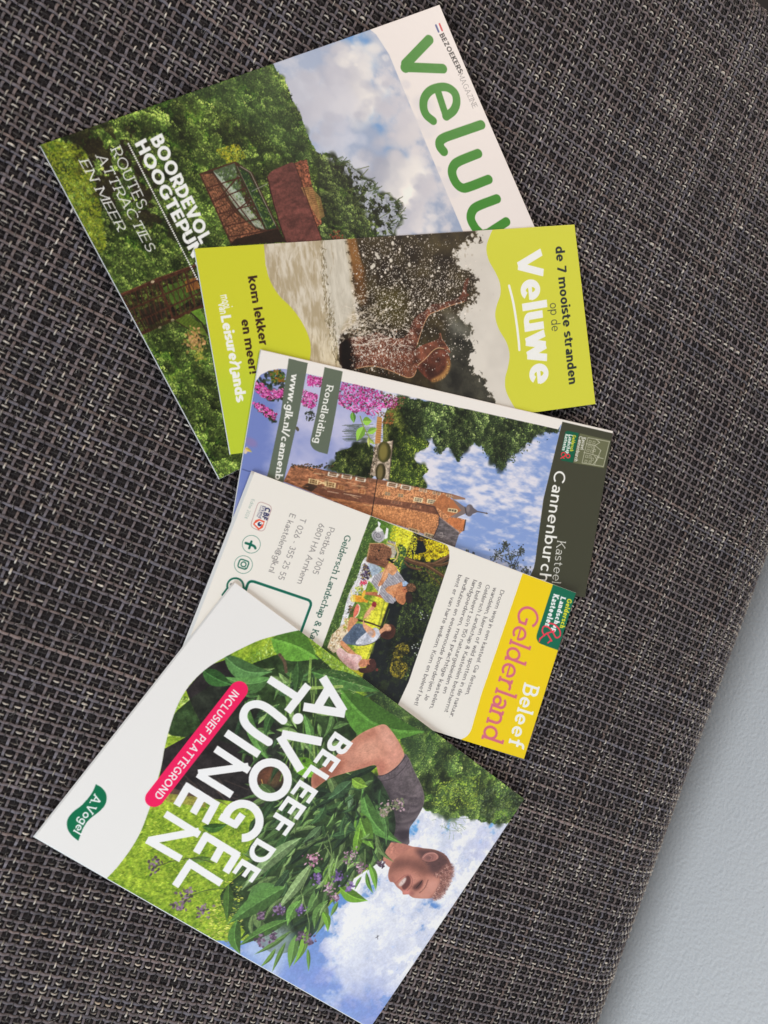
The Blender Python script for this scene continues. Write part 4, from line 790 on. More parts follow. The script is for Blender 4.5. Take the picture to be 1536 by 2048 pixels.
    a.poly('z7', [(1055, 238), (1142, 256), (1096, 482), (1010, 466), (998, 448), (1038, 246)], (0, 92, 66)); a.poly('z7', [(1150, 258), (1384, 312), (1334, 524), (1100, 484), (1132, 330)], (104, 106, 78))
    ye, wh, rd = (226, 214, 60), (238, 236, 228), (226, 60, 70)
    a.text('z7', 'Geldersch', (1096, 268), (1074, 392), (1122, 274), ye, .2, .7, serif=.04); a.text('z7', 'Landschap', (1068, 266), (1042, 410), (1096, 272), wh, .22, .7, serif=.04); a.text('z7', 'Kasteelen', (1040, 262), (1012, 386), (1068, 268), wh, .22, .7, serif=.04); a.text('z7', '&', (1008, 396), (1000, 452), (1080, 410), rd, .1, .7)
    a.text('z7', 'Kasteel', (1172, 288), (1154, 380), (1198, 292), wh, .14, .7, serif=.04); a.text('z7', 'Cannenburch', (1146, 278), (1106, 470), (1172, 284), wh, .14, .7, serif=.04)
    ln = (206, 204, 184)
    for q in [[(1212, 290), (1275, 302), (1302, 328), (1266, 350), (1248, 420), (1286, 432), (1262, 500), (1166, 484), (1212, 290)], [(1275, 302), (1380, 322)], [(1302, 328), (1290, 318)], [(1266, 350), (1310, 388), (1288, 440)], [(1310, 388), (1306, 400)], [(1286, 440), (1330, 452)], [(1276, 470), (1300, 430)], [(1248, 420), (1180, 404)], [(1266, 350), (1200, 336)], [(1262, 500), (1330, 512), (1376, 324)], [(1250, 495), (1280, 460), (1262, 430)]]:
        a.line('z7', q, 1.1, ln, .85)
    for x, y in [(1222, 312), (1252, 318), (1214, 346), (1240, 352), (1206, 378), (1234, 384), (1196, 424), (1222, 428), (1190, 462), (1222, 468), (1256, 378), (1240, 446)]: a.line('z7', [(x, y), (x + 16, y + 3), (x + 12, y + 20), (x - 4, y + 17), (x, y)], .9, ln, .8)
    a.text('z7', 'Cannenburch', (956, 540), (834, 1388), (1044, 556), wh, .125, .68, gap=.14)
    a.text('z7', 'Kasteel', (976, 1082), (936, 1398), (1042, 1092), wh, .065, .68, serif=.05, gap=.15)
    return a

# ------------------------------------------------------------------ cover of the province leaflet with the picnic
def art_region():
    a = Art(203, 98, Q_GEL, (229, 224, 215)); h, w = a.H, a.W
    pic = [(665, 178), (1488, 490), (1512, 510), (1528, 560), (1530, 640), (1520, 700), (1085, 1990), (660, 2900), (-300, 2600), (140, 1590)]
    PI = a.full('y1', pic)
    # across the picture: turf, sunlit lawn, dark trees; the picture's ground runs along its left edge
    e = a.P('y1', [(665, 178), (140, 1590), (1488, 490)]); u0 = e[2] - e[0]; L = np.hypot(*u0); u0 = u0 / L
    u = ((a.xx - e[0][0]) * u0[0] + (a.yy - e[0][1]) * u0[1]) / L       # 0 at the turf edge .. 1 at the far edge
    n = fbm(h, w, 9 * a.k, 1, 4, .6); n2 = fbm(h, w, 3 * a.k, 2, 3, .7, (1, 2))
    g1, g2, g3, g4 = [np.array(c, float) for c in ((66, 90, 46), (112, 140, 54), (212, 208, 66), (28, 31, 32))]
    t = u + (n2 - .5) * .05
    base = g1 + (g2 - g1) * sm(.05, .3, t)[..., None]; base = base + (g3 - base) * sm(.3, .44, t)[..., None]; base = base * (.82 + .36 * n2)[..., None]
    dk = sm(.555, .58, u)[..., None]; wd = g4 + (np.array([60, 72, 38.]) - g4) * sm(.5, .85, n)[..., None] * .6
    a.put(PI, np.clip(base * (1 - dk) + wd * dk, 0, 255))
    T = lambda q, s_=0: a.full('y1', q, s_) * PI
    a.scatter(T([(665, 178), (760, 220), (300, 1580), (120, 1600)]), 900, 5, [(80, 108, 52), (56, 78, 40), (110, 136, 72), (140, 160, 90)], (.8, 2.4), (.2, .4), ang=1.9, spread=1)
    a.scatter(T([(760, 220), (900, 280), (860, 420), (700, 420)]), 200, 6, [(86, 128, 50), (70, 108, 40)], (.8, 2))
    a.scatter(T([(900, 270), (1190, 400), (1150, 680), (980, 640), (940, 480), (880, 420)]), 420, 7, [(226, 212, 40), (198, 186, 40), (160, 160, 44), (236, 226, 80)], (1, 2.4))
    a.scatter(T([(980, 480), (1060, 540), (1060, 740), (960, 780), (900, 660)]), 380, 8, [(50, 78, 52), (40, 62, 48), (84, 110, 50)], (1, 2.6))
    a.poly('y1', [(1190, 440), (1300, 470), (1300, 610), (1150, 600)], (24, 26, 34))
    yb = T(rnd_poly([(1250, 430), (1500, 500), (1528, 600), (1420, 640), (1320, 680), (1200, 660), (1140, 620), (1200, 590), (1280, 560)], 3)); a.foliage(yb, 9, (120, 104, 22), (204, 182, 30), (236, 214, 50), 6, (.8, 2), .09); a.scatter(yb, 70, 12, [(40, 40, 28), (60, 54, 26)], (.8, 2))
    a.scatter(T([(1170, 400), (1330, 430), (1310, 470), (1180, 440)]), 60, 13, [(160, 120, 30), (90, 70, 30)], (.8, 2))
    a.crowns(T([(1180, 620), (1520, 700), (1300, 1300), (1060, 1980), (800, 1900), (900, 1500), (1000, 1200)]), 161, (28, 32, 26), (56, 72, 40), (108, 122, 62), (3, 7), .8, 22, leaf=(.6, 1.5), al=.5)
    # leaning trunk and branches
    a.scatter(T([(1060, 700), (1300, 720), (1490, 760), (1420, 960), (1260, 900), (1180, 800)]), 300, 14, [(110, 116, 40), (80, 88, 38), (60, 64, 36)], (1, 2.6))
    for q, wd in [([(1060, 650), (1160, 690), (1300, 715), (1400, 690), (1528, 620)], 9), ([(1260, 715), (1360, 770), (1480, 850)], 7), ([(1300, 700), (1420, 720), (1530, 690)], 5), ([(1040, 690), (1100, 740), (1220, 770)], 3), ([(1280, 780), (1340, 840), (1430, 930)], 1.6)]: a.line('y1', crv(q), wd, (86, 62, 44)); a.line('y1', crv([(x - 6, y - 12) for x, y in q]), wd * .3, (138, 106, 76), .7)
    a.scatter(T([(1180, 890), (1440, 950), (1320, 1280), (1250, 1200), (1200, 1050)]), 420, 15, [(70, 84, 46), (90, 104, 54), (50, 62, 40)], (1, 2.6), al=(.4, .8))
    a.foliage(T(rnd_poly([(930, 1620), (1040, 1560), (1090, 1660), (1000, 1740), (1080, 1830), (1000, 1960), (880, 1900), (900, 1740)], 3)), 16, (34, 34, 24), (96, 90, 36), (170, 150, 50), 5, (.8, 1.8), .05)
    for x, y in [(1215, 1240), (1230, 1260), (1215, 1310), (1250, 1300), (1290, 1270), (1120, 1610), (1140, 1590), (1160, 1620), (1180, 1580), (1150, 1680), (1190, 1630), (1125, 1630), (1170, 1700), (1215, 1545)]: a.ell('y1', x, y, 9, 5, .8, (196, 200, 196), .9)
    a.line('y1', [(870, 1200), (760, 1520)], 2, (110, 124, 50), .6); a.line('y1', [(830, 1060), (680, 1680)], 3.4, (110, 124, 50), .5); a.line('y1', [(700, 1560), (620, 1760)], 3, (100, 116, 50), .5)
    # picnic blanket, hamper, fruit
    a.poly('y1', rnd_poly([(600, 640), (640, 640), (680, 800), (640, 900), (600, 1000), (520, 1050), (480, 1150), (430, 1250), (400, 1360), (360, 1430), (300, 1500), (330, 1380), (370, 1250), (400, 1120), (450, 980), (520, 860), (560, 720)], 3), (214, 212, 212))
    a.scatter(T([(600, 660), (640, 900), (500, 1100), (330, 1420), (330, 1380), (450, 980)]), 120, 18, [(180, 180, 190), (232, 230, 228), (150, 150, 160)], (1, 3), al=(.4, .8))
    a.poly('y1', [(340, 1380), (420, 1340), (440, 1480), (350, 1560), (330, 1640), (260, 1680), (190, 1620), (240, 1480)], (216, 196, 168)); a.scatter(T([(240, 1480), (330, 1400), (340, 1600), (210, 1640)]), 80, 19, [(226, 210, 186), (176, 150, 110), (150, 120, 90)], (1, 3))
    a.scatter(T([(720, 330), (800, 330), (840, 400), (790, 470), (700, 450), (680, 380)]), 50, 20, [(150, 150, 158), (190, 190, 196)], (2, 4)); a.ell('y1', 750, 395, 78, 62, .5, (176, 174, 178)); a.ell('y1', 745, 400, 56, 46, .5, (120, 118, 124), .7); [a.ell('y1', 750, 395, r_, r_ * .8, .5, c_, .8, .15) for r_, c_ in ((46, (196, 194, 196)), (34, (110, 106, 112)), (22, (170, 166, 170)))]
    a.poly('y1', crv([(745, 235), (775, 260), (765, 300), (800, 340), (730, 350), (720, 320), (750, 290)]), (236, 234, 230)); a.poly('y1', [(840, 305), (862, 320), (850, 420), (815, 430), (830, 360)], (236, 232, 228)); a.poly('y1', [(855, 445), (940, 465), (940, 500), (850, 470)], (206, 200, 196)); [a.line('y1', [(862 + i * 16, 448 + i * 4), (858 + i * 16, 470 + i * 4)], 1.6, (40, 38, 40), .9) for i in range(5)]
    a.line('y1', crv([(850, 470), (930, 500), (965, 570), (950, 640), (900, 690)]), 2.6, (196, 170, 120)); a.poly('y1', [(830, 480), (930, 510), (950, 580), (920, 640), (880, 640), (890, 540)], (176, 166, 176), .8)
    f = fbm(h, w, 1.6 * a.k, 21, 2); a.tex('y1', [(655, 480), (800, 480), (890, 530), (900, 590), (840, 752), (620, 680), (640, 560)], np.clip(np.array([126, 88, 66.]) * (.75 + .5 * f)[..., None], 0, 255))
    for i in range(7): a.line('y1', [(652 - i * 5, 500 + i * 28), (886 - i * 6, 540 + i * 30)], 1.0, (84, 56, 42), .6)
    a.ell('y1', 757, 557, 14, 13, 0, (50, 36, 32)); a.ell('y1', 728, 652, 13, 12, 0, (50, 36, 32)); a.poly('y1', [(640, 545), (655, 480), (668, 482), (630, 680), (615, 675)], (170, 130, 96)); a.line('y1', [(655, 480), (800, 480), (890, 530)], 1.6, (186, 146, 104)); a.poly('y1', [(840, 650), (870, 640), (930, 690), (900, 700)], (24, 22, 24))
    a.poly('y1', rnd_poly([(640, 700), (720, 710), (790, 760), (760, 800), (700, 850), (670, 830), (650, 770)], 3), (158, 172, 186)); a.ell('y1', 700, 780, 14, 10, 0, (120, 134, 156), .7)
    a.scatter(T(rnd_poly([(600, 700), (640, 740), (670, 830), (640, 880), (570, 880), (550, 830), (580, 760)], 3)), 150, 23, [(44, 36, 60), (70, 50, 90), (30, 26, 36), (150, 130, 60), (110, 90, 110)], (1, 2.4)); a.scatter(T([(560, 890), (640, 880), (630, 920), (540, 950)]), 60, 24, [(190, 50, 84), (160, 40, 60), (220, 90, 110)], (1, 2.2)); a.scatter(T([(500, 960), (580, 930), (590, 1010), (520, 1050), (470, 1030)]), 70, 25, [(150, 160, 70), (180, 180, 90), (110, 130, 50)], (1, 2.2))
    # the boy leaning over, in stripes, with the girl on his back
    skin, sk2 = (202, 142, 104), (176, 112, 78)
    a.poly('y1', [(610, 1010), (720, 1010), (830, 1050), (850, 1100), (800, 1085), (700, 1050), (600, 1040)], sk2)
    strp = [(790, 790), (870, 790), (960, 770), (1040, 890), (1010, 950), (900, 940), (820, 980), (900, 1040), (950, 1100), (910, 1140), (830, 1120), (740, 1000), (690, 930), (640, 880), (700, 830)]
    S = a.full('y1', strp); a.put(S, (206, 202, 206))
    for i in range(34): x = 560 + i * 16; a.blend((slice(0, h), slice(0, w)), S * a.full('y1', [(x, 1180), (x + 7, 1180), (x + 207, 720), (x + 200, 720)]), (52, 50, 66), .9)
    a.poly('y1', rnd_poly([(870, 690), (930, 720), (960, 770), (910, 830), (860, 800), (850, 850), (800, 920), (770, 950), (745, 935), (780, 870), (810, 780)], 3), (206, 148, 108)); a.line('y1', crv([(860, 700), (830, 770), (790, 870), (760, 930)]), 1.4, (150, 96, 66), .6)
    a.poly('y1', [(770, 940), (785, 940), (755, 1045), (740, 1040)], (226, 222, 218)); a.poly('y1', [(790, 860), (880, 800), (900, 840), (850, 900), (800, 950)], (206, 202, 206), .0)
    a.poly('y1', rnd_poly([(1010, 900), (940, 930), (860, 950), (830, 985), (850, 1020), (900, 1050), (920, 1080), (940, 1000), (1010, 960)], 3), skin)
    a.poly('y1', rnd_poly([(900, 1000), (960, 950), (1030, 960), (1055, 1040), (1050, 1110), (1020, 1150), (960, 1120), (930, 1060)], 3), (186, 124, 86)); a.ell('y1', 985, 1050, 40, 50, 0, (210, 146, 106), .5, .6); a.line('y1', [(960, 960), (940, 1060)], 1.2, (150, 90, 64), .6)
    a.poly('y1', [(1010, 900), (1050, 890), (1085, 920), (1060, 945), (1020, 950)], (156, 178, 206)); a.ell('y1', 1045, 985, 34, 34, 0, (178, 112, 80)); a.ell('y1', 1110, 960, 58, 44, .4, (98, 70, 52)); a.scatter(T(rnd_poly([(1060, 940), (1120, 920), (1165, 960), (1140, 1010), (1070, 1000)], 3)), 60, 27, [(120, 88, 64), (76, 52, 40)], (1, 2)); a.ell('y1', 1085, 1075, 40, 60, -.3, (52, 38, 36)); a.ell('y1', 1040, 985, 8, 5, 0, (70, 40, 34))
    # juice, melon, the girl in denim, the girl in pink
    a.ell('y1', 545, 1085, 60, 34, .3, (226, 164, 60)); a.ell('y1', 480, 1080, 36, 40, 0, (222, 190, 84)); a.poly('y1', [(500, 1040), (600, 1090), (640, 1105), (630, 1130), (590, 1120), (500, 1120)], (218, 150, 54)); a.ell('y1', 590, 1030, 18, 40, .3, (228, 176, 70)); a.line('y1', [(450, 990), (470, 1110)], 2, (240, 226, 170))
    a.poly('y1', rnd_poly([(520, 1140), (545, 1170), (530, 1240), (490, 1290), (475, 1270), (490, 1200)], 3), (222, 118, 100)); a.line('y1', crv([(530, 1145), (548, 1180), (530, 1250), (490, 1296)]), 1.6, (230, 220, 190)); a.scatter(T([(430, 1160), (490, 1180), (470, 1270), (420, 1240)]), 50, 29, [(60, 74, 40), (84, 96, 50), (130, 70, 60)], (1, 2.4))
    a.scatter(T([(380, 1290), (430, 1300), (410, 1460), (360, 1420)]), 70, 30, [(206, 170, 110), (220, 196, 150), (160, 120, 70), (150, 160, 60)], (1, 2.4))
    a.poly('y1', rnd_poly([(440, 1290), (490, 1290), (530, 1310), (500, 1360), (450, 1440), (415, 1440), (420, 1360)], 3), skin); a.poly('y1', rnd_poly([(530, 1308), (640, 1336), (760, 1378), (820, 1400), (806, 1412), (660, 1360), (540, 1330)], 3), (62, 46, 38))
    a.poly('y1', rnd_poly([(500, 1360), (590, 1370), (660, 1430), (650, 1540), (560, 1600), (470, 1590), (370, 1570), (360, 1520), (430, 1440)], 3), (92, 106, 124)); a.scatter(T([(480, 1370), (640, 1420), (600, 1560), (400, 1550)]), 90, 31, [(110, 126, 146), (72, 84, 104), (140, 150, 166)], (1, 3), al=(.3, .7))
    a.poly('y1', rnd_poly([(650, 1430), (720, 1400), (765, 1440), (770, 1500), (700, 1560), (560, 1600), (500, 1570), (560, 1500)], 3), (200, 202, 212)); a.poly('y1', rnd_poly([(590, 1310), (610, 1360), (700, 1420), (720, 1480), (680, 1510), (600, 1420), (580, 1360), (600, 1260), (660, 1180), (700, 1150), (720, 1170), (680, 1200), (640, 1270)], 3), (214, 156, 120)); a.ell('y1', 705, 1150, 28, 32, 0, (150, 50, 60)); a.ell('y1', 690, 1190, 20, 20, 0, (206, 146, 110))
    a.line('y1', crv([(510, 1590), (620, 1590), (720, 1550), (770, 1490)]), 1.2, (60, 54, 60)); a.poly('y1', rnd_poly([(760, 1430), (800, 1400), (820, 1360), (870, 1370), (900, 1400), (880, 1440), (820, 1450), (780, 1480)], 3), (216, 158, 122)); a.poly('y1', rnd_poly([(870, 1360), (920, 1380), (940, 1430), (920, 1500), (860, 1530), (790, 1510), (770, 1480), (820, 1440), (880, 1440), (890, 1400)], 3), (74, 46, 38)); a.line('y1', [(868, 1380), (888, 1388)], 1.2, (60, 34, 30))
    a.poly('y1', rnd_poly([(330, 1570), (350, 1540), (420, 1600), (500, 1680), (560, 1720), (530, 1740), (440, 1690), (360, 1620)], 3), skin); a.poly('y1', rnd_poly([(290, 1660), (340, 1620), (420, 1680), (540, 1700), (570, 1740), (530, 1800), (560, 1860), (460, 1860), (380, 1800), (310, 1720)], 3), (226, 186, 182)); a.line('y1', crv([(320, 1690), (420, 1760), (520, 1800)]), 1.2, (196, 150, 150), .7); a.ell('y1', 585, 1790, 50, 44, -.3, (196, 134, 104)); a.poly('y1', rnd_poly([(640, 1770), (690, 1740), (725, 1790), (720, 1850), (660, 1890), (560, 1895), (530, 1850), (590, 1840), (630, 1830)], 3), (70, 44, 40)); a.ell('y1', 735, 1862, 15, 15, 0, (110, 56, 50)); a.ell('y1', 622, 1812, 8, 10, 0, (190, 120, 96))
    a.ell('y1', 655, 1775, 40, 30, .2, (190, 126, 96)); a.poly('y1', rnd_poly([(650, 1760), (700, 1745), (725, 1800), (690, 1840), (660, 1810)], 3), (74, 46, 42))
    for fr_, pts_, c_, al_ in [('y1', [(780, 800), (860, 720), (900, 740), (830, 850)], (226, 170, 130), .5), ('y1', [(745, 900), (800, 880), (790, 940)], (170, 112, 80), .5), ('y1', [(880, 960), (960, 930), (940, 1010)], (226, 168, 128), .5), ('y1', [(960, 1080), (1040, 1060), (1030, 1130)], (150, 96, 66), .6), ('y1', [(600, 1280), (660, 1180), (680, 1210), (640, 1320)], (232, 178, 142), .5), ('y1', [(640, 1440), (700, 1450), (640, 1560), (580, 1580)], (160, 164, 180), .6), ('y1', [(420, 1480), (520, 1400), (560, 1460), (460, 1560)], (70, 84, 104), .6), ('y1', [(820, 1440), (900, 1440), (860, 1510), (800, 1500)], (48, 30, 28), .6), ('y1', [(380, 1720), (480, 1760), (500, 1840), (420, 1800)], (196, 150, 148), .6), ('y1', [(840, 1380), (880, 1390), (850, 1430)], (232, 178, 146), .6), ('y1', [(690, 620), (820, 700), (840, 750), (640, 680)], (92, 60, 46), .5)]: a.soft(fr_, pts_, 2, c_, al_, PI)
    a.grain(PI, 403, .2, 1.2)
    # paper margin again, yellow title band and badge
    a.put(1 - PI, (229, 224, 215))
    a.poly('y2', [(1018, 258), (1250, 343), (1450, 400), (1040, 1720), (540, 1532)] + crv([(545, 1530), (590, 1505), (622, 1460), (640, 1400)], 4) + [(700, 1190), (820, 840)], (248, 200, 2))
    a.poly('y2', [(1250, 343), (1450, 405), (1300, 850), (1285, 845), (1160, 800)] + crv([(1160, 800), (1138, 785), (1124, 755), (1126, 725)], 4) + [(1180, 560)], (0, 104, 78))
    ye, wh, rd = (222, 214, 50), (244, 242, 236), (228, 60, 84)
    a.text('y2', 'Geldersch', (1362, 448), (1302, 672), (1398, 460), ye, .21, .7, serif=.05, gap=.11); a.text('y2', 'Landschap', (1312, 434), (1240, 704), (1350, 446), wh, .23, .7, serif=.05, gap=.11); a.text('y2', 'Kasteelen', (1256, 414), (1186, 662), (1300, 426), wh, .23, .7, serif=.05, gap=.11)
    for q, wd in [([(1222, 640), (1260, 650), (1300, 690), (1305, 735), (1275, 750), (1250, 710), (1215, 670), (1180, 665), (1168, 700), (1185, 735)], 6), ([(1260, 700), (1200, 720), (1150, 760)], 6), ([(1205, 715), (1240, 775)], 6)]: a.line('y2', crv(q), 3.2, rd)
    a.line('y2', [(1212, 790), (1236, 770)], 3, rd); a.line('y2', [(1145, 780), (1152, 755)], 3, rd)
    mg = (206, 108, 124)
    a.text('y2', 'Gelderland', (1004, 484), (702, 1514), (1160, 546), mg, .112, .66, serif=.06, gap=.1)
    a.text('y2', 'Beleef', (1030, 1098), (906, 1566), (1148, 1136), (246, 244, 232), .145, .64, serif=.06, gap=.13)
    tc = (92, 88, 90); body = ['Droom weg in een kasteel. Ga fietsen,', 'wandelen, luieren of wild spotten in de natuur.', 'Geldersch Landschap & Kasteelen beschermt', "en beheert zo'n 150 natuurgebieden en", 'landgoederen, met prachtige kastelen,', 'landhuizen en eeuwenoude boerderijen. Je', 'bent er van harte welkom. Kom en beleef het!']
    p0 = [(850, 384), (795, 364), (740, 342), (686, 322), (640, 306), (580, 288), (526, 266)]; p1 = [(578, 1186), (456, 1360), (416, 1318), (404, 1174), (304, 1292), (262, 1228), (184, 1262)]
    body[0] = 'Droom weg in een kasteel. Ga fietsen,'; 
    for s_, b, c in zip(body, p0, p1): a.text('y2', s_, b, c, (b[0] + 29, b[1] + 9), (66, 63, 66), .105, .7, gap=.1)
    a.text('z8', 'Geldersch Landschap & Kasteelen', (1256, 524), (885, 1598), (1306, 540), (24, 80, 66), .125, .68, serif=.05, gap=.09)
    for s_, b, c in [('Postbus 7005', (1126, 462), (990, 834)), ('6801 HA Arnhem', (1046, 432), (866, 914)), ('T 026 - 355 25 55', (896, 388), (712, 880)), ('E kastelen@glk.nl', (812, 352), (636, 820))]: a.text('z8', s_, b, c, (b[0] + 46, b[1] + 15), tc, .085, .68, gap=.12)
    a.text('z8', 'Editie 2024', (500, 236), (440, 390), (526, 244), (120, 150, 140), .08, .66)
    pts = a.P('z8', [(560, 258), (664, 300), (594, 500), (492, 462)])
    def rr(fr, quad, r_, wd, col, fillc=None):
        q = np.array(quad, float); out = []
        for i in range(4):
            p, l, n_ = q[i], q[i - 1], q[(i + 1) % 4]; d1 = (l - p) / np.hypot(*(l - p)); d2 = (n_ - p) / np.hypot(*(n_ - p))
            for t in np.linspace(0, 1, 7): out.append((1 - t) ** 2 * (p + d1 * r_) + 2 * t * (1 - t) * p + t * t * (p + d2 * r_))
        if fillc is not None: a.poly(fr, out, fillc)
        a.line(fr, out + [out[0]], wd, col)
    rr('z8', [(556, 252), (668, 296), (596, 505), (486, 462)], 40, 1.0, (170, 130, 130))
    nv, og = (48, 50, 92), (224, 92, 66)
    a.text('z8', 'CBF', (612, 300), (580, 396), (656, 316), nv, .24, .7); a.text('z8', 'Erkend', (592, 292), (554, 388), (616, 300), nv, .14, .7); a.text('z8', 'Goed Doel', (574, 286), (538, 378), (590, 292), nv, .1, .7)
    a.poly('z8', [(560, 398), (606, 416), (590, 468), (556, 488), (510, 440), (530, 408)], og); a.poly('z8', [(562, 412), (598, 428), (560, 472), (522, 438)], (236, 232, 228)); a.ell('z8', 564, 440, 16, 17, 0, nv); a.ell('z8', 572, 434, 6, 6, 0, (236, 232, 228))
    gn = (10, 100, 82)
    def ring(x, y, r_, wd, col): t_ = np.linspace(0, 2 * np.pi, 40); a.line('z8', list(zip(x + r_ * np.cos(t_), y + r_ * .98 * np.sin(t_))), wd, col)
    ring(497, 602, 73, .8, gn); ring(433, 766, 73, .8, gn); ring(368, 940, 66, 3.4, gn); ring(368, 940, 60, .8, gn)
    a.line('z8', crv([(452, 592), (500, 608), (522, 620), (530, 634)]), 4.6, gn); a.line('z8', [(480, 634), (498, 580)], 4.2, gn)
    rr('z8', [(408, 718), (482, 744), (456, 808), (384, 784)], 22, 2.4, gn); ring(434, 764, 20, 2.2, gn); a.ell('z8', 448, 792, 4, 4, 0, gn)
    a.poly('z8', [(330, 912), (410, 940), (400, 960), (320, 930)], (120, 124, 124), .8)
    a.line('z8', [(304, 960), (268, 1010)], 5, gn); a.line('z8', [(432, 930), (440, 960)], 3.4, gn)
    rr('z8', [(478, 890), (990, 1062), (880, 1360), (380, 1190)], 46, 5.0, gn)
    return a

# ------------------------------------------------------------------ cover of the herb garden leaflet
def art_garden():
    a = Art(210, 148, Q_VOG, (226, 224, 221)); h, w = a.H, a.W
    k3 = lambda pts: [(x / 2.56 + 60, y / 2.56 + 1160) for x, y in pts]
    edge = crv(k3([(1410, 250), (1340, 264), (1280, 278), (1180, 305), (1090, 345), (1000, 392), (920, 440), (855, 495), (800, 560), (752, 650), (715, 760), (690, 860), (676, 940), (660, 1000), (640, 1080), (615, 1160), (570, 1280), (520, 1370), (450, 1465), (380, 1540)]), 3)
    PI = a.full('p', edge + [(740, 2090), (1080, 1600), (620, 1230)])
    n = fbm(h, w, 20 * a.k, 1, 5, .6); n2 = fbm(h, w, 4 * a.k, 2, 3, .7)
    # lawn
    g = np.array([92, 122, 34.]) + (np.array([176, 198, 70.]) - np.array([92, 122, 34.])) * np.clip(n * .6 + n2 * .6 - .1, 0, 1)[..., None]
    a.put(PI, g); Lw = PI * a.full('p', k3([(700, 800), (1500, 1800), (1000, 1900), (300, 1600), (500, 1300)])); a.scatter(Lw, 3600, 4, [(150, 180, 54), (110, 140, 40), (190, 206, 90), (84, 112, 34), (166, 180, 60)], (1, 3.6), (.16, .35), al=(.4, .9), ang=2.5, spread=1.4)
    a.scatter(a.full('y6', [(430, 620), (560, 500), (640, 480), (600, 660), (520, 700)]), 220, 5, [(206, 204, 110), (176, 190, 70), (150, 168, 60)], (1, 3.6), (.2, .5), ang=-.6, spread=1)
    up = PI * a.full('p', [(480, 1330), (600, 1230), (740, 1330), (640, 1420)]); a.scatter(up, 1500, 6, [(150, 186, 100), (116, 150, 70), (182, 208, 130), (84, 116, 52)], (1, 4), (.16, .4), al=(.4, .85), ang=.9, spread=2)
    a.scatter(PI * a.full('y3', [(760, 580), (850, 620), (900, 720), (800, 800), (700, 800)]), 700, 7, [(170, 196, 100), (130, 160, 70), (206, 220, 140), (92, 118, 54)], (1, 3.4), (.2, .5))
    # sky and cloud at the top of the page (lower right)
    sk = [(1010, 1660), (850, 1640), (800, 1640), (640, 1830), (500, 1850), (440, 1880), (740, 2090), (1080, 1700)]
    SK = a.full('p', [(900, 1600), (845, 1600), (800, 1640), (790, 1700), (700, 1760), (640, 1830), (560, 1880), (480, 1880), (420, 1880), (740, 2090), (1100, 1640)]) * PI
    d = (a.px - 740) * .55 + (a.py - 2056) * -.83                     # away from the far corner
    cl = fbm(h, w, 34 * a.k, 9, 6, .62)
    ctr = sm(620, 700, a.px + .25 * (a.py - 1850)) * sm(-10, 120, d + 60 * (cl - .5)); ctr = np.clip(ctr + .15, 0, 1)
    blue = np.array([104, 142, 200.]) + (np.array([140, 168, 216.]) - np.array([104, 142, 200.])) * sm(1800, 2050, a.py)[..., None]
    blue = blue + (np.array([98, 170, 222.]) - blue) * (sm(1720, 1600, a.py))[..., None] + (np.array([168, 200, 226.]) - blue) * (sm(1860, 1800, a.py) * sm(660, 560, a.px))[..., None]
    nz = np.clip(ctr * .86 + (cl - .5) * 1.15, 0, 1)
    sky = blue + (np.array([206, 210, 226.]) - blue) * sm(.28, .62, nz)[..., None]; sky = sky + (np.array([236, 236, 240.]) - sky) * sm(.74, 1.0, nz)[..., None]
    edge_b = np.exp(-((d - 30) / 60) ** 2) * (.5 + cl); sky = sky + (np.array([128, 144, 204.]) - sky) * np.clip(edge_b * .75, 0, .8)[..., None]
    a.put(SK, np.clip(sky, 0, 255))
    def puff(x, y, r, nn, seed, c1, c2):
        R = rng(seed)
        for i in range(nn):
            q = R.normal(size=2) * r * .5; t = np.clip(.5 - (q[0] + q[1]) / r * .5, 0, 1); c = np.array(c1, float) * t + np.array(c2, float) * (1 - t)
            p = a.P('p', [(x + q[0], y + q[1])])[0]; s_ = R.uniform(.12, .34) * r * a.k
            if 0 < p[0] < w and 0 < p[1] < h and SK[int(p[1]), int(p[0])] > .5: a.dab(p[0], p[1], s_, s_ * .75, 0, c, .3, .7)
    W1, W2 = (242, 242, 244), (196, 202, 222)
    for args in [(720, 1880, 50, 120, 1, W1, W2), (760, 1840, 50, 70, 2, W1, W2), (815, 1800, 40, 60, 3, W1, W2), (800, 1880, 50, 50, 4, (224, 226, 236), (190, 196, 220)), (720, 1950, 44, 100, 5, (226, 228, 236), (176, 184, 216)), (690, 1920, 30, 80, 6, W1, W2), (870, 1730, 36, 60, 7, (220, 226, 238), W2), (960, 1690, 40, 70, 8, (206, 210, 232), (180, 186, 222)), (860, 1660, 20, 30, 9, W1, W2), (910, 1800, 40, 70, 10, W1, (206, 208, 228)), (670, 2000, 24, 40, 11, (220, 224, 234), (160, 172, 214)), (880, 1680, 22, 40, 12, (226, 232, 240), W2)]: puff(*args)
    a.line('p', [(751, 1874), (757, 1870)], 1.4, (70, 70, 80)); a.line('p', [(754, 1869), (755, 1877)], 1.1, (70, 70, 80))
    # hedge and trees to the right of the page
    hd = [(700, 1330), (800, 1400), (1090, 1580), (1030, 1640), (1000, 1650), (960, 1640), (930, 1632), (900, 1634), (866, 1622), (846, 1620), (800, 1480), (760, 1420)]
    HD = a.full('p', hd) * PI; bx = box(HD, 3 * a.k); HD = sm(.35, .65, bx + (fbm(h, w, 6 * a.k, 12, 3) - .5) * .8 * (bx > .05)) * PI
    a.foliage(HD, 13, (48, 72, 38), (96, 128, 56), (150, 178, 82), 20, (1, 2.8), .055)
    a.crowns(HD, 213, (52, 68, 40), (100, 124, 60), (158, 178, 94), (6, 12), 1.0, 40)
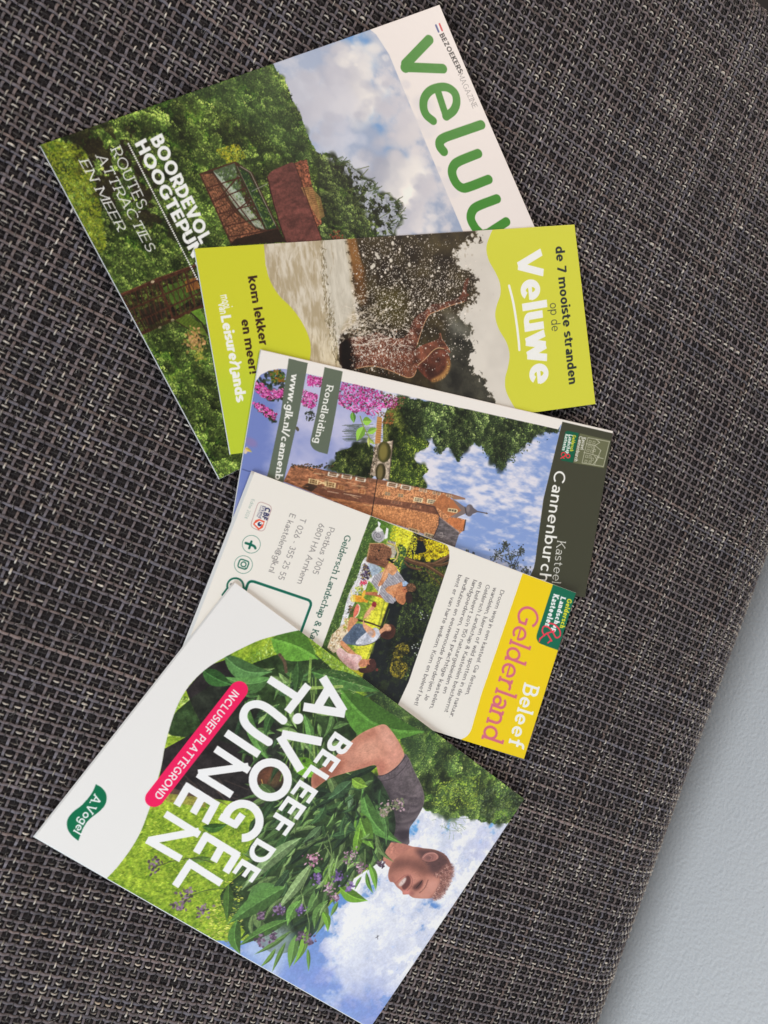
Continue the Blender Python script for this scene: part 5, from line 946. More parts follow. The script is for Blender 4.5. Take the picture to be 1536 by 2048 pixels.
    a.put(HD * box(a.full('p', [(700, 1340), (850, 1440), (900, 1540), (800, 1500), (760, 1420)]), 10), (40, 62, 40), .35)
    a.scatter(HD * a.full('p', [(960, 1580), (1010, 1570), (1050, 1600), (1010, 1650), (960, 1640)]), 400, 16, [(78, 96, 66), (60, 76, 56), (110, 124, 84)], (1, 2.6)); a.scatter(HD * a.full('p', [(880, 1560), (960, 1550), (950, 1620), (860, 1610)]), 500, 17, [(150, 172, 60), (120, 146, 54), (176, 190, 84)], (1, 2.8), al=(.3, .8))
    for i in range(40): r = rng(800 + i); x, y = 905 + r.normal() * 14, 1645 + r.normal() * 12; a.line('p', [(x, y), (x + r.normal() * 9, y + r.uniform(0, 12))], 1, (120, 140, 100), .7)
    # dark trousers under the bundle
    dkm = a.full('p', k3([(800, 560), (860, 490), (930, 430), (1020, 400), (1180, 620), (1330, 800), (1330, 1200), (1120, 1140), (900, 1110), (720, 1090), (665, 1000), (690, 860), (800, 800), (880, 740), (830, 640)])) * PI
    a.put(dkm, np.array([42, 38, 38.]) * (.8 + .5 * n)[..., None]); a.poly('y3', [(690, 1050), (900, 1110), (900, 1160), (700, 1130)], (150, 110, 84), .45)
    a.poly('y3', [(800, 580), (880, 620), (890, 720), (780, 800), (720, 790), (740, 690)], (140, 168, 74), .0)
    for i in range(18): r = rng(850 + i); x, y = r.uniform(720, 1000), r.uniform(980, 1090); a.line('y3', [(x, y), (x + r.uniform(30, 120), y + r.uniform(20, 70))], r.uniform(1, 3), (86, 72, 66), .5)
    # T-shirt, arm, neck and head of the man carrying the herbs
    sh = rnd_poly([(455, 512), (560, 470), (630, 410), (662, 342), (700, 380), (742, 480), (792, 580), (818, 660), (818, 740), (782, 820), (742, 880), (708, 930), (702, 1000), (694, 1064), (560, 1080), (440, 1000), (380, 800), (400, 600)], 4)
    f = fbm(h, w, 18 * a.k, 20, 3); a.tex('fa', sh, np.clip(np.array([100, 90, 94.]) * (.86 + .24 * f)[..., None], 0, 255)); SH = a.full('fa', sh)
    a.soft('fa', [(400, 560), (480, 540), (560, 660), (620, 820), (600, 1000), (480, 1000), (400, 800)], 9, (56, 50, 54), .7, SH); a.soft('fa', [(690, 420), (800, 620), (800, 740), (720, 640), (640, 520)], 9, (120, 110, 112), .5, SH)
    for q in [[(560, 780), (640, 800), (740, 806), (806, 764)], [(600, 700), (680, 740), (760, 750)], [(540, 860), (620, 890), (700, 880), (760, 850)], [(580, 640), (680, 680), (790, 690)], [(600, 960), (660, 960), (706, 950)]]:
        a.soft('fa', q + [(x, y + 14) for x, y in q[::-1]], 1.6, (58, 50, 56), .6, SH); a.soft('fa', [(x, y - 16) for x, y in q] + [(x, y - 4) for x, y in q[::-1]], 1.6, (134, 122, 124), .45, SH)
    a.line('fa', crv([(466, 520), (560, 484), (640, 410), (672, 362)]), 1.6, (58, 50, 54)); a.line('fa', crv([(460, 566), (580, 530), (664, 450), (696, 390)]), 1.2, (64, 56, 60)); a.line('fa', crv([(700, 380), (742, 480), (792, 580), (818, 660), (818, 740)]), 1, (146, 136, 136), .6)
    a.soft('fa', [(590, 960), (700, 940), (700, 1010), (640, 1030)], 3, (58, 48, 56), .8, SH)
    arm = rnd_poly([(-60, 620), (30, 560), (110, 520), (240, 482), (340, 455), (430, 430), (452, 478), (464, 510), (520, 500), (600, 444), (648, 384), (662, 342), (622, 252), (562, 162), (505, 110), (420, 132), (320, 180), (250, 236), (150, 330), (60, 420), (-60, 500)], 4)
    f = fbm(h, w, 16 * a.k, 21, 3); a.tex('fa', arm, np.clip(np.array([202, 144, 124.]) * (.92 + .14 * f)[..., None], 0, 255)); A_ = a.full('fa', arm)
    a.soft('fa', [(-60, 480), (120, 360), (200, 400), (120, 530), (-60, 620)], 9, (140, 84, 66), .75, A_); a.soft('fa', [(250, 236), (330, 180), (430, 140), (440, 200), (320, 250), (240, 320)], 6, (172, 112, 92), .6, A_); a.soft('fa', [(440, 430), (470, 380), (520, 420), (520, 490), (460, 505)], 6, (176, 112, 96), .7, A_)
    a.soft('fa', [(200, 470), (340, 420), (440, 390), (430, 430), (300, 470)], 5, (168, 104, 86), .5, A_); a.soft('fa', [(480, 130), (560, 180), (610, 280), (560, 300), (480, 220)], 8, (222, 166, 148), .7, A_); a.soft('fa', [(560, 300), (640, 320), (640, 370), (580, 430), (540, 380)], 8, (214, 152, 136), .6, A_); a.soft('fa', [(300, 280), (440, 240), (460, 320), (330, 360)], 9, (218, 164, 142), .5, A_)
    R = rng(33)
    for i in range(220): x, y = R.uniform(60, 400), R.uniform(280, 500); a.line('fa', [(x, y), (x + R.uniform(4, 16), y + R.uniform(-8, 4))], .7, (132, 84, 66), .3) if A_[tuple(np.clip(a.P('fa', [(x, y)])[0][::-1].astype(int), 0, [h - 1, w - 1]))] > .5 else None
    a.ell('y4', 560, 1140, 90, 70, 0, (96, 62, 46), .9, .4); a.soft('y4', [(530, 1110), (610, 1110), (610, 1180), (540, 1170)], 6, (132, 88, 64), .7); a.line('y4', crv([(500, 1160), (510, 1190), (525, 1200)]), 1.6, (190, 150, 90))
    neck = rnd_poly([(-30, 190), (60, 172), (130, 160), (170, 112), (300, 120), (400, 150), (500, 170), (520, 260), (420, 330), (260, 330), (190, 350), (140, 310), (90, 252), (0, 218)], 4); a.poly('f1', neck, (186, 128, 112)); NE = a.full('f1', neck); a.soft('f1', [(190, 150), (330, 130), (470, 190), (430, 240), (280, 220)], 8, (166, 112, 100), .7, NE); a.soft('f1', [(0, 180), (120, 180), (160, 260), (60, 230)], 5, (206, 152, 130), .7, NE)
    head = rnd_poly([(182, 352), (168, 430), (186, 482), (220, 492), (250, 532), (290, 566), (304, 582), (312, 606), (362, 606), (380, 622), (420, 640), (520, 646), (580, 640), (640, 600), (700, 540), (745, 460), (770, 380), (762, 310), (730, 250), (680, 208), (600, 178), (500, 166), (410, 155), (320, 200), (230, 270)], 4)
    f = fbm(h, w, 12 * a.k, 22, 3); a.tex('f1', head, np.clip(np.array([180, 124, 108.]) * (.93 + .12 * f)[..., None], 0, 255)); FA = a.full('f1', head); R = rng(41)
    a.soft('f1', [(190, 330), (260, 260), (400, 270), (520, 300), (580, 400), (520, 430), (420, 370), (300, 350), (210, 400), (176, 430)], 8, (104, 70, 64), .78, FA); a.soft('f1', [(430, 180), (560, 172), (680, 206), (750, 280), (760, 380), (680, 400), (600, 420), (560, 380), (540, 310), (470, 250)], 5, (86, 62, 62), .92, FA)
    a.soft('f1', [(220, 420), (330, 400), (420, 420), (450, 480), (400, 520), (300, 480), (240, 480)], 7, (186, 126, 112), .8, FA); a.soft('f1', [(340, 420), (440, 430), (470, 480), (400, 500)], 6, (206, 146, 130), .7, FA); a.soft('f1', [(540, 470), (640, 460), (680, 500), (620, 590), (540, 620), (500, 560)], 8, (210, 154, 140), .75, FA); a.soft('f1', [(400, 600), (520, 600), (560, 635), (430, 640)], 5, (216, 160, 146), .6, FA)
    a.soft('f1', [(400, 540), (440, 500), (490, 470), (500, 500), (470, 550), (430, 570)], 2, (92, 60, 58), .9, FA); a.line('f1', crv([(440, 540), (468, 510), (492, 474)]), 2.0, (50, 34, 34), .95); a.line('f1', crv([(420, 560), (452, 556), (490, 536), (500, 500)]), 1, (150, 100, 92), .8); a.line('f1', crv([(470, 590), (520, 540), (548, 470)]), 2.6, (112, 74, 66), .6); a.line('f1', crv([(478, 572), (500, 558), (530, 500)]), 1.2, (206, 156, 140), .6)
    a.soft('f1', [(310, 570), (360, 560), (380, 590), (360, 606), (314, 606)], 3, (214, 136, 128), .8, FA); a.soft('f1', [(370, 590), (400, 570), (420, 600), (390, 615)], 2, (140, 90, 86), .6, FA); a.line('f1', crv([(378, 420), (400, 470), (388, 530), (350, 570)]), 1.6, (128, 82, 78), .6)
    a.soft('f1', [(296, 500), (322, 450), (362, 424), (384, 462), (376, 512), (342, 552), (312, 560)], 1.4, (96, 58, 56), .9, FA); a.soft('f1', [(268, 508), (296, 474), (330, 444), (342, 458), (322, 500), (286, 528)], 1, (220, 200, 192), .95, FA); a.line('f1', [(276, 500), (290, 520)], .8, (170, 140, 136), .7); a.line('f1', [(296, 476), (312, 500)], .8, (170, 140, 136), .7); a.line('f1', crv([(236, 500), (270, 470), (318, 430), (360, 416)]), 1.4, (150, 92, 88), .8); a.line('f1', crv([(262, 536), (300, 560), (330, 566)]), 1.4, (176, 112, 106), .8)
    a.soft('f1', [(180, 430), (220, 440), (230, 480), (190, 478)], 3, (160, 108, 98), .8, FA)
    for i in range(260):                                       # cropped side hair
        x, y = R.uniform(460, 770), R.uniform(170, 420) ; p = a.P('f1', [(x, y)])[0]
        if FA[int(np.clip(p[1], 0, h - 1)), int(np.clip(p[0], 0, w - 1))] > .5 and y < 300 + (x - 460) * .4: a.line('f1', [(x, y), (x + R.uniform(6, 14), y + R.uniform(-2, 6))], .8, [(56, 40, 42), (110, 82, 80), (84, 62, 62)][R.integers(3)], .5)
    ear = rnd_poly([(488, 262), (524, 216), (590, 204), (640, 228), (646, 262), (612, 286), (560, 296), (520, 288)], 4); a.poly('f1', ear, (160, 112, 104)); EA = a.full('f1', ear); a.soft('f1', [(520, 250), (580, 232), (600, 262), (560, 284), (530, 276)], 3, (112, 80, 78), .85, EA); a.line('f1', crv([(500, 256), (540, 222), (600, 214), (634, 236), (632, 266)]), 1.3, (206, 156, 146), .8); a.line('f1', crv([(560, 236), (584, 250), (574, 276)]), 1.2, (186, 132, 124), .8)
    hair = rnd_poly([(600, 420), (660, 380), (700, 330), (770, 320), (792, 380), (770, 460), (730, 550), (690, 610), (650, 650), (570, 645), (610, 600), (650, 520), (670, 450)], 4); HA = a.full('f1', hair, 3); a.put(HA, (128, 90, 82), .9)
    R = rng(24)
    for i in range(900):
        x, y = R.uniform(590, 800), R.uniform(310, 660)
        p = a.P('f1', [(x, y)])[0]
        if HA[int(np.clip(p[1], 0, h - 1)), int(np.clip(p[0], 0, w - 1))] < .35: continue
        an = R.normal() * .8 + .5; L = R.uniform(6, 22); a.line('f1', [(x, y), (x + L * math.cos(an), y + L * math.sin(an))], R.uniform(.7, 1.4), [(92, 62, 62), (196, 150, 138), (150, 104, 96), (120, 84, 80), (214, 172, 158)][R.integers(5)], R.uniform(.4, .9))
    for i in range(60):
        t = R.random(); x, y = 790 - 150 * t + R.normal() * 5, 350 + 300 * t + R.normal() * 5; a.line('f1', [(x, y), (x + R.uniform(2, 16), y + R.uniform(-4, 12))], .8, (150, 108, 98), .6)
    for i in range(520):
        x, y = R.uniform(180, 560), R.uniform(280, 560); p = a.P('f1', [(x, y)])[0]
        if FA[int(np.clip(p[1], 0, h - 1)), int(np.clip(p[0], 0, w - 1))] > .5: a.ell('f1', x, y, 3, 2, 0, (70, 46, 42), .22)
    arm_paint = a.a.copy()
    # the armful of comfrey: big ribbed leaves, back to front
    und = rnd_poly([(330, 1460), (420, 1370), (600, 1300), (700, 1380), (760, 1440), (700, 1500), (760, 1560), (790, 1640), (770, 1700), (700, 1760), (660, 1800), (640, 1850), (600, 1890), (545, 1905), (480, 1850), (440, 1790), (500, 1720), (520, 1600), (540, 1520), (440, 1480)], 4)
    U = a.full('p', und) * PI; U = U * (1 - A_); a.put(U * (1 - dkm * .6), np.array([38, 54, 34.]) * (.6 + .9 * n)[..., None], .9)
    R = rng(30); gs = [(66, 94, 54), (84, 112, 64), (56, 80, 50), (102, 130, 76), (120, 146, 90), (44, 62, 42)]
    def lf(x0, y0, x1, y1, wd, col=None, bend=None, fr='p', v=True):
        k = FR[fr][0]; b, t = a.P(fr, [(x0, y0), (x1, y1)]); c = np.array(col if col is not None else gs[R.integers(len(gs))], float)
        a.leaf(b, t, wd / k * a.k, c * R.uniform(.9, 1.1), np.clip(c * 1.35 + 10, 0, 255) if v else None, R.uniform(-.16, .16) if bend is None else bend)
    for i in range(200):
        x, y = R.uniform(500, 770), R.uniform(1480, 1850)
        if U[tuple(np.clip(a.P('p', [(x, y)])[0][::-1].astype(int), 0, [h - 1, w - 1]))] < .5: continue
        an = R.normal() * .45 + (.75 if x < 640 else 1.15) if y > 1600 else R.uniform(-.4, 2.4); L = R.uniform(26, 80); lf(x + L * .3 * math.cos(an), y - L * .3 * math.sin(an), x - L * math.cos(an) * .8, y + L * .8 * math.sin(an), R.uniform(7, 18), np.array(gs[R.integers(len(gs))]) * .8)
    for i in range(60):
        x, y = R.uniform(480, 720), R.uniform(1330, 1500); an = R.uniform(-.8, 2.4); L = R.uniform(24, 60)
        if U[tuple(np.clip(a.P('p', [(x, y)])[0][::-1].astype(int), 0, [h - 1, w - 1]))] > .5: lf(x, y, x + L * math.cos(an), y + L * math.sin(an), R.uniform(7, 15))
    for i in range(26): x, y = R.uniform(580, 640), R.uniform(1330, 1500); a.line('p', [(x, y), (x + R.normal() * 12, y + R.uniform(30, 90))], R.uniform(1.4, 3.6), [(110, 142, 70), (84, 112, 58), (136, 160, 90)][R.integers(3)], .8)
    big = [('y4', 560, 300, 840, 420, 190, (84, 124, 50)), ('y4', 270, 400, 560, 500, 110, (78, 112, 66)), ('y4', 560, 540, 270, 530, 80, (86, 124, 70)), ('y4', 140, 490, 320, 580, 90, (56, 92, 48)), ('y4', 800, 500, 1240, 620, 110, (70, 104, 54)), ('y4', 980, 610, 1490, 870, 220, (74, 112, 46)), ('y4', 720, 440, 700, 640, 60, (60, 88, 48)), ('y4', 760, 760, 800, 1000, 50, (92, 130, 70)), ('y4', 690, 1040, 840, 1150, 110, (104, 150, 48)), ('y4', 400, 680, 560, 1060, 60, (84, 120, 64)), ('y4', 600, 700, 520, 900, 60, (60, 90, 50)),
           ('fa', 330, 620, 640, 1050, 130, (84, 122, 62)), ('fa', 250, 540, 370, 600, 90, (118, 150, 60)), ('fa', 240, 560, 60, 700, 110, (70, 98, 66)), ('fa', 300, 800, 420, 1090, 150, (100, 138, 58)), ('fa', 420, 720, 520, 1070, 60, (84, 118, 66)), ('fa', 40, 740, -80, 900, 80, (64, 92, 56)), ('fa', 280, 950, 100, 920, 70, (56, 80, 54)), ('fa', 230, 660, 220, 780, 50, (90, 112, 84)),
           ('fl', 410, 60, 250, 350, 80, (62, 92, 52)), ('fl', 480, 100, 130, 410, 84, (112, 134, 92)), ('fl', 330, 380, 150, 520, 120, (78, 110, 60)), ('fl', 410, 300, 300, 420, 60, (56, 78, 52)), ('fl', 545, 250, 335, 535, 66, (124, 146, 100)), ('fl', 390, 390, 50, 610, 120, (76, 108, 56)), ('fl', 400, 590, 110, 745, 70, (82, 116, 58)), ('fl', 100, 590, 120, 795, 76, (76, 110, 52)), ('fl', 50, 380, 40, 600, 60, (72, 100, 46)), ('fl', 420, 655, 205, 795, 34, (86, 112, 62)), ('fl', 450, 680, 412, 875, 64, (92, 124, 66)), ('fl', 510, 630, 435, 860, 52, (104, 140, 58)), ('fl', 520, 760, 526, 895, 24, (96, 132, 66)), ('fl', 390, 720, 310, 900, 30, (96, 126, 66)), ('fl', 330, 760, 240, 870, 30, (100, 130, 64)), ('fl', 710, 395, 875, 475, 74, (106, 148, 52)), ('fl', 605, 535, 640, 660, 44, (106, 148, 54)), ('fl', 885, 255, 925, 415, 42, (104, 146, 60)), ('fl', 868, 305, 908, 430, 28, (92, 132, 54)), ('fl', 840, 330, 800, 410, 20, (96, 134, 60)), ('fl', 680, 250, 620, 390, 80, (104, 136, 62)), ('fl', 560, 280, 600, 300, 40, (90, 130, 64)), ('fl', 640, 470, 560, 640, 60, (86, 116, 62)), ('fl', 560, 420, 500, 560, 60, (80, 108, 60)), ('fl', 480, 470, 400, 620, 70, (92, 128, 64)), ('fl', 600, 30, 490, 130, 60, (88, 112, 76)), ('fl', 780, 60, 650, 90, 50, (60, 88, 54)), ('fl', 830, 40, 800, 210, 60, (110, 150, 56)), ('fl', 700, 480, 655, 570, 30, (96, 128, 66)),
           ('y6', 450, 200, 560, 190, 40, (60, 92, 40)), ('y6', 380, 350, 500, 340, 26, (84, 110, 50))]
    a.scatter(PI * a.full('fl', [(0, 340), (130, 380), (140, 620), (60, 760), (-60, 640)]), 260, 71, [(176, 186, 70), (206, 204, 110), (130, 150, 60), (96, 120, 46)], (1, 3.4), (.2, .45), ang=-.5, spread=1.2)
    a.soft('fl', [(130, 760), (300, 640), (420, 660), (400, 820), (330, 920), (240, 850)], 9, (200, 214, 230), .55, PI)
    for fr, x0, y0, x1, y1, wd, c in big: lf(x0, y0, x1, y1, wd, c, None, fr)
    for q in [[(640, 60), (560, 230), (480, 420)], [(640, 80), (660, 220), (600, 420)], [(620, 140), (690, 260)], [(520, 560), (530, 640), (500, 780)], [(480, 420), (520, 560)], [(860, 170), (860, 280)], [(640, 150), (540, 210)]]: a.line('fl', crv(q), 1.8, (124, 146, 92), .85)
    for i in range(60):
        x, y = R.uniform(560, 760), R.uniform(1560, 1840)
        if U[tuple(np.clip(a.P('p', [(x, y)])[0][::-1].astype(int), 0, [h - 1, w - 1]))] < .5: continue
        an = R.normal() * .5 + .95; L = R.uniform(18, 46); lf(x, y, x - L * math.cos(an) * .8, y + L * math.sin(an), R.uniform(4, 9), gs[R.integers(2, 5)])
    for i in range(40): x, y = R.uniform(600, 760), R.uniform(1500, 1700); p = a.P('p', [(x, y)])[0]; a.dab(p[0], p[1], R.uniform(3, 10), R.uniform(2, 5), R.uniform(0, 3), (26, 32, 26), .7 * float(U[int(np.clip(p[1], 0, h - 1)), int(np.clip(p[0], 0, w - 1))] > .5), .5)
    am = (A_ * (1 - a.full('fa', [(60, 560), (240, 500), (440, 440), (440, 640), (60, 700)], 3)))[..., None]; a.a = a.a * (1 - am) + arm_paint * am
    for cx, cy, s_, cols in [(340, 925, 44, 0), (545, 910, 40, 1), (480, 1020, 34, 2), (370, 1030, 26, 2), (160, 1200, 34, 2), (430, 1080, 30, 1), (275, 1200, 26, 2), (550, 1080, 30, 2), (610, 970, 34, 1), (470, 1135, 26, 1), (715, 950, 22, 3), (810, 620, 40, 4), (750, 640, 36, 4), (60, 1235, 24, 3), (730, 670, 22, 4)]:
        pal = [[(190, 130, 160), (150, 96, 126), (214, 170, 190)], [(176, 140, 160), (120, 90, 110), (204, 176, 190)], [(120, 92, 150), (90, 66, 118), (150, 124, 176)], [(84, 64, 80), (60, 48, 60), (110, 90, 104)], [(190, 160, 170), (150, 140, 120), (120, 130, 96)]][cols]
        for i in range(30): a.ell('y5', cx + R.normal() * s_ * .45, cy + R.normal() * s_ * .45, R.uniform(4, 10), R.uniform(3, 7), R.uniform(0, 3), pal[R.integers(3)], .9, .3)
    for cx, cy, s_ in [(240, 380, 40), (380, 500, 34), (350, 545, 34), (450, 570, 36), (700, 700, 34), (920, 700, 30), (880, 680, 24), (790, 570, 24), (760, 680, 22), (710, 590, 20)]:
        for i in range(26): a.ell('y6', cx + R.normal() * s_ * .45, cy + R.normal() * s_ * .45, R.uniform(4, 9), R.uniform(3, 6), R.uniform(0, 3), [(104, 84, 104), (76, 60, 76), (140, 116, 140)][R.integers(3)], .9, .3)
    a.line('y6', crv([(240, 380), (330, 350), (420, 340), (500, 360)]), 2, (84, 96, 52)); a.line('y6', crv([(380, 510), (470, 480), (560, 470)]), 2, (84, 100, 52))
    a.line('y4', crv([(610, 395), (640, 440), (650, 500)]), 6, (92, 76, 60)); a.line('y4', [(790, 600), (990, 590)], 6, (150, 176, 96)); a.line('y4', [(800, 420), (790, 560)], 5, (130, 160, 84)); a.line('y4', crv([(860, 480), (1000, 540), (1230, 620)]), 2, (60, 90, 40))
    for i in range(200): x, y = R.uniform(860, 1160), R.uniform(360, 640); x = x if y > (x - 860) * .8 + 330 else x - 60; a.line('y4', [(x, y), (x + R.uniform(4, 26), y + R.normal() * 10)], 1, [(190, 196, 150), (110, 124, 80), (150, 160, 110)][R.integers(3)], .55) if y > (x - 860) * .85 + 380 and y < (x - 860) * .85 + 560 and x < 1120 else None
    a.grain(PI * (1 - .7 * SK) * (1 - .7 * FA) * (1 - .6 * A_), 404, .2)
    # paper, wave, lettering, badge
    a.put(1 - PI, (226, 224, 221))
    wh = (240, 239, 236)
    a.text('y4', 'BELEEF DE', (912, 890 - 30), (500 + 0, 1556 + 0), (1050, 948 - 0), wh, .0001, .7) if False else None
    a.text('y5', 'BELEEF DE', (463, 222), (-98, 993), (562, 288), wh, .19, gap=.13)
    a.text('y4', 'A.VOGEL', (762, 724), (10, 1900), (876, 530), wh, .19, gap=.12) if False else None
    T4 = lambda st, p0, p1, pt, wd=.2, gp=.12: a.text('y3', st, p0, p1, pt, wh, wd, gap=gp)
    T4('A', (1382, 640), (1290 + 92, 640), (1500, 500)) if False else None
    G3 = (242, 240, 236)
    def strokes(fr, segs, wd):
        for sgm in segs: a.poly(fr, [tuple(p) for p in quad(sgm[0], sgm[1], wd)], G3)
    def quad(p, q, wd):
        p, q = np.array(p, float), np.array(q, float); d = (q - p) / np.hypot(*(q - p)); n_ = np.array([-d[1], d[0]]) * wd / 2; return [p + n_, q + n_, q - n_, p - n_]
    def arcst(fr, c, r_, a0, a1, wd, sq=1.0):
        t_ = np.radians(np.linspace(a0, a1, 30)); o = [(c[0] + (r_ + wd / 2) * math.cos(x), c[1] + (r_ + wd / 2) * sq * math.sin(x)) for x in t_] + [(c[0] + (r_ - wd / 2) * math.cos(x), c[1] + (r_ - wd / 2) * sq * math.sin(x)) for x in t_[::-1]]; a.poly(fr, o, G3)
    # A . V O G E L
    strokes('y4', [((873, 534), (1002, 744)), ((756, 713), (1010, 756)), ((905, 610), (845, 712))], 52)
    a.ell('y4', 722, 786, 33, 33, 0, G3)
    strokes('y4', [((624, 880), (868, 928)), ((612, 895), (740, 1102))], 52)
    arcst('y4', (554, 1160), 107, 0, 360, 50)
    arcst('y4', (383, 1412), 105, -170, 92, 50); strokes('y4', [((300, 1366), (322, 1440)), ((262, 1400), (380, 1376))], 1) if False else None
    strokes('y3', [((970, 1235), (1060, 1280)), ((1043, 1225), (1100, 1262))], 40) if False else None
    strokes('y4', [((245, 1385), (350, 1440)), ((385, 1372), (330, 1448))], 44)
    strokes('y3', [((890, 1300), (1070, 1408)), ((908, 1296), (852, 1392)), ((988, 1350), (940, 1436)), ((1062, 1394), (1002, 1492))], 38)
    strokes('y3', [((806, 1438), (980, 1549)), ((824, 1440), (744, 1564))], 38)
    # T U I N E N
    strokes('y3', [((1222, 505), (1370, 600)), ((1422, 535), (1316, 672))], 40)
    strokes('y3', [((1216, 628), (1300, 720)), ((1140, 716), (1216, 832))], 1) if False else None
    a.line('y3', crv([(1296, 716), (1215, 652), (1160, 632), (1112, 648), (1092, 690), (1104, 732), (1150, 778), (1222, 826)], 6), 15.2, G3)
    strokes('y3', [((1004, 778), (1172, 890))], 40)
    strokes('y3', [((950, 860), (1122, 972)), ((860, 988), (1034, 1096)), ((1118, 950), (862, 985))], 38)
    strokes('y3', [((768, 1044), (940, 1152)), ((786, 1048), (746, 1118)), ((860, 1100), (820, 1172)), ((930, 1140), (880, 1236))], 38) if False else None
    strokes('y3', [((792, 1046), (964, 1152)), ((806, 1058), (752, 1150)), ((884, 1104), (836, 1190)), ((948, 1144), (896, 1240))], 38)
    strokes('y3', [((694, 1192), (868, 1300)), ((600, 1326), (774, 1424)), ((866, 1282), (610, 1330))], 38)
    a.line('y3', [(1068, 562), (642, 1110)], 35, (232, 36, 96))
    a.text('y3', 'INCLUSIEF PLATTEGROND', (1042, 556), (636, 1100), (1072, 582), wh, .15, gap=.16)
    gn = (12, 108, 74)
    a.poly('y3', crv([(340, 1042), (372, 1062), (394, 1096), (390, 1142), (360, 1180), (310, 1220), (278, 1262), (262, 1300), (250, 1334)], 4) + crv([(250, 1334), (216, 1306), (194, 1270), (194, 1226), (222, 1186), (268, 1150), (306, 1106), (326, 1076), (340, 1042)], 4), gn)
    a.text('y3', 'A.Vogel', (310 + 22, 1092), (212 + 12, 1282), (310 + 62, 1116), wh, .13, .64, serif=.05, gap=.1)
    return a

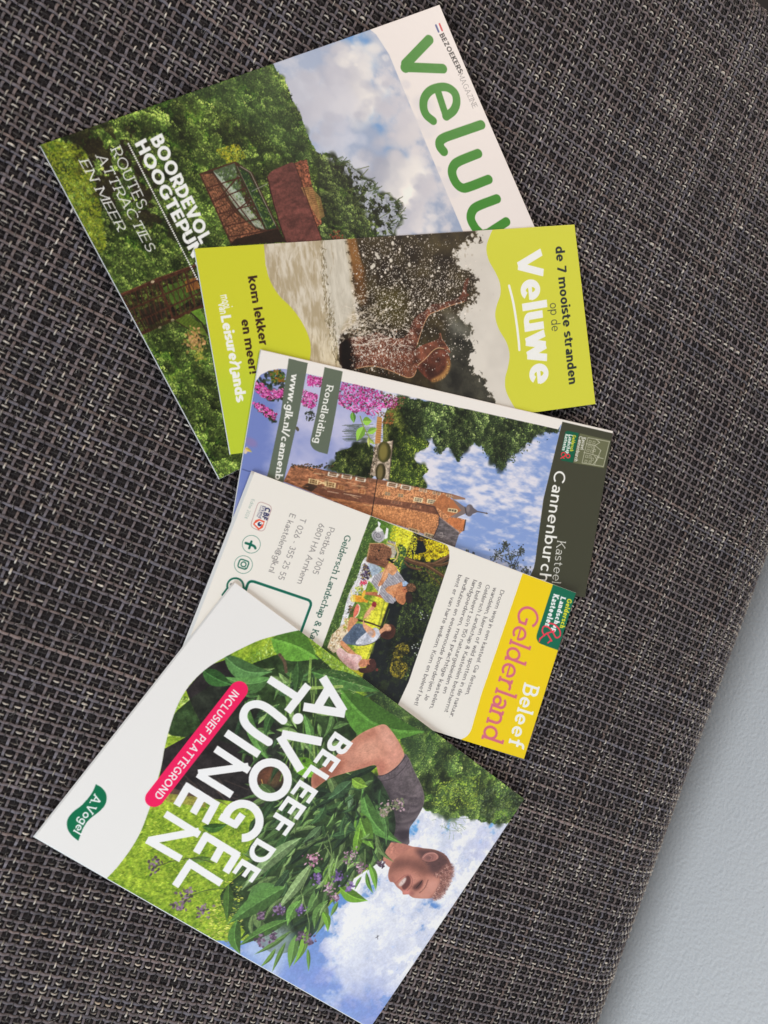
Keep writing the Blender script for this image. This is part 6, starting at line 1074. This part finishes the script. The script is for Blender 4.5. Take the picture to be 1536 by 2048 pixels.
# ------------------------------------------------------------------ the five printed sheets, each a folded stack with its own bend
def lin(c): c = np.clip(c, 0, 1); return np.where(c <= .04045, c / 12.92, ((c + .055) / 1.055) ** 2.4)
PRINT_GAIN = 1.03
SHEETS = {}
def leaflet(name, label, cat, quad, zc, art, layers, bow=(0, 0), curl=None, spine=False):
    """zc: heights (mm) of the top face at the four corners; layers: (part name, thickness mm, outset mm on each of the four sides)"""
    zc = np.array(zc, float)
    world = np.array([onplane([p], z)[0] for p, z in zip(quad, zc)])           # where the corners really are at their heights
    Hw = homography([(0, 0), (1, 0), (1, 1), (0, 1)], world)
    def surf(U, Vv, dz=0.0):
        p = hmap(Hw, np.stack([U.ravel(), Vv.ravel()], 1)); x = p[:, 0].reshape(U.shape); y = p[:, 1].reshape(U.shape)
        z = zc[0] * (1 - U) * (1 - Vv) + zc[1] * U * (1 - Vv) + zc[2] * U * Vv + zc[3] * (1 - U) * Vv + bow[0] * 4 * U * (1 - U) + bow[1] * 4 * Vv * (1 - Vv)
        if curl: 
            for cu, cv, rad, hh in curl: z = z + hh * np.clip(1 - np.hypot(U - cu, Vv - cv) / rad, 0, 1) ** 2
        return np.stack([x * MM, -y * MM, (z + dz) * MM], -1)
    o0 = surf(np.array([[.5]]), np.array([[.5]]), -sum(l[1] for l in layers) - .2)[0, 0]
    root = thing(name, label, cat, tuple(o0), 'tourist leaflets fanned out on the sofa')
    a = art; nu, nv = a.W, a.H
    U, Vv = np.meshgrid(np.linspace(0, 1, nu), np.linspace(0, 1, nv)); top = surf(U, Vv).reshape(-1, 3)
    c = a.a.reshape(-1, 3); g = c.mean(1, keepdims=True); c = g + (c - g) * 1.03                     # saturated inks
    c = c + .08 * (c - .5) * (1 - np.abs(2 * c - 1)); col = np.clip(lin(c) * PRINT_GAIN, .003, .86)
    # turn the printed face into a sheet of paper: its rim is folded down by the paper's thickness
    th = layers[0][1]; rim = np.r_[np.arange(nu), np.arange(1, nv) * nu + nu - 1, (nv - 1) * nu + np.arange(nu - 2, -1, -1), np.arange(nv - 2, 0, -1) * nu]
    low = top[rim] - np.array([0, 0, th * MM]); n0 = len(top); k = len(rim); j = np.arange(k); jn = (j + 1) % k
    f = np.concatenate([grid_faces(nu, nv, True), np.stack([rim[j], rim[jn], n0 + jn, n0 + j], 1)])
    edge = np.tile(np.array([[.74, .73, .71]]), (k, 1)); ecol = edge * .6 + col[rim] * .4
    v = np.concatenate([top, low]) - o0
    link(layers[0][0], v, f, M_print, root, np.concatenate([col, ecol]), smooth=False)
    dz = th + .04
    for pname, t, out in layers[1:]:
        n = 40; du = np.array([out[3], out[1]]) / a.wmm; dv = np.array([out[0], out[2]]) / a.hmm
        U, Vv = np.meshgrid(np.linspace(-du[0], 1 + du[1], n), np.linspace(-dv[0], 1 + dv[1], n)); tp = surf(U, Vv, -dz).reshape(-1, 3); bt = surf(U, Vv, -dz - t).reshape(-1, 3)
        rim = np.r_[np.arange(n), np.arange(1, n) * n + n - 1, (n - 1) * n + np.arange(n - 2, -1, -1), np.arange(n - 2, 0, -1) * n]; k = len(rim); j = np.arange(k); jn = (j + 1) % k; N = n * n
        f = np.concatenate([grid_faces(n, n, True), grid_faces(n, n) + N, np.stack([rim[j], rim[jn], N + rim[jn], N + rim[j]], 1)])
        link(pname, np.concatenate([tp, bt]) - o0, f, M_paper, root, smooth=False); dz += t + .05
    SHEETS[name] = (Hw, zc, dz)
    return root

leaflet('magazine', 'large square magazine with a forest lookout and green title, bottom of the fan', 'magazine', Q_MAG, (2.5, 5.0, 2.6, 2.5), art_magazine(),
        [('cover', .2, None), ('page_block', 1.5, (-.3, -.5, -.3, .1)), ('back_cover', .2, (0, 0, 0.2, .2))], curl=[(1, 0, .35, 1.2)])
leaflet('bathing_leaflet', 'lime green leaflet with a child splashing, lying across the magazine', 'leaflet', Q_LEAF, (3.3, 3.9, 3.4, 3.2), art_beach(),
        [('front_panel', .12, None), ('inner_panel', .12, (-.2, -.4, -.1, .1)), ('back_panel', .12, (0, -.2, 0, .4))])
leaflet('castle_leaflet', 'leaflet with a red brick moated castle and dark olive title band', 'leaflet', Q_CAS, (4.5, 4.2, 1.8, 3.5), art_castle(),
        [('front_panel', .12, None), ('inner_panel', .12, (-.2, -.2, -.2, .2)), ('back_panel', .12, (.3, .2, 0, .4))])
leaflet('region_leaflet', 'white leaflet with a picnic photo and yellow title band, second from the front', 'leaflet', Q_GEL, (5.3, 4.5, 1.6, 3.2), art_region(),
        [('front_panel', .12, None), ('inner_panel', .12, (-.2, -.2, -.2, .8)), ('back_panel', .14, (.1, .1, 0, 1.7))])
leaflet('garden_leaflet', 'wide leaflet with a smiling man carrying herbs, topmost of the fan', 'leaflet', Q_VOG, (5.4, 2.6, 1.2, 1.7), art_garden(),
        [('front_panel', .14, None), ('inner_panel', .14, (-.2, -.2, -.3, -.3)), ('back_panel', .14, (0, 0, .5, .7))], bow=(.35, .3))
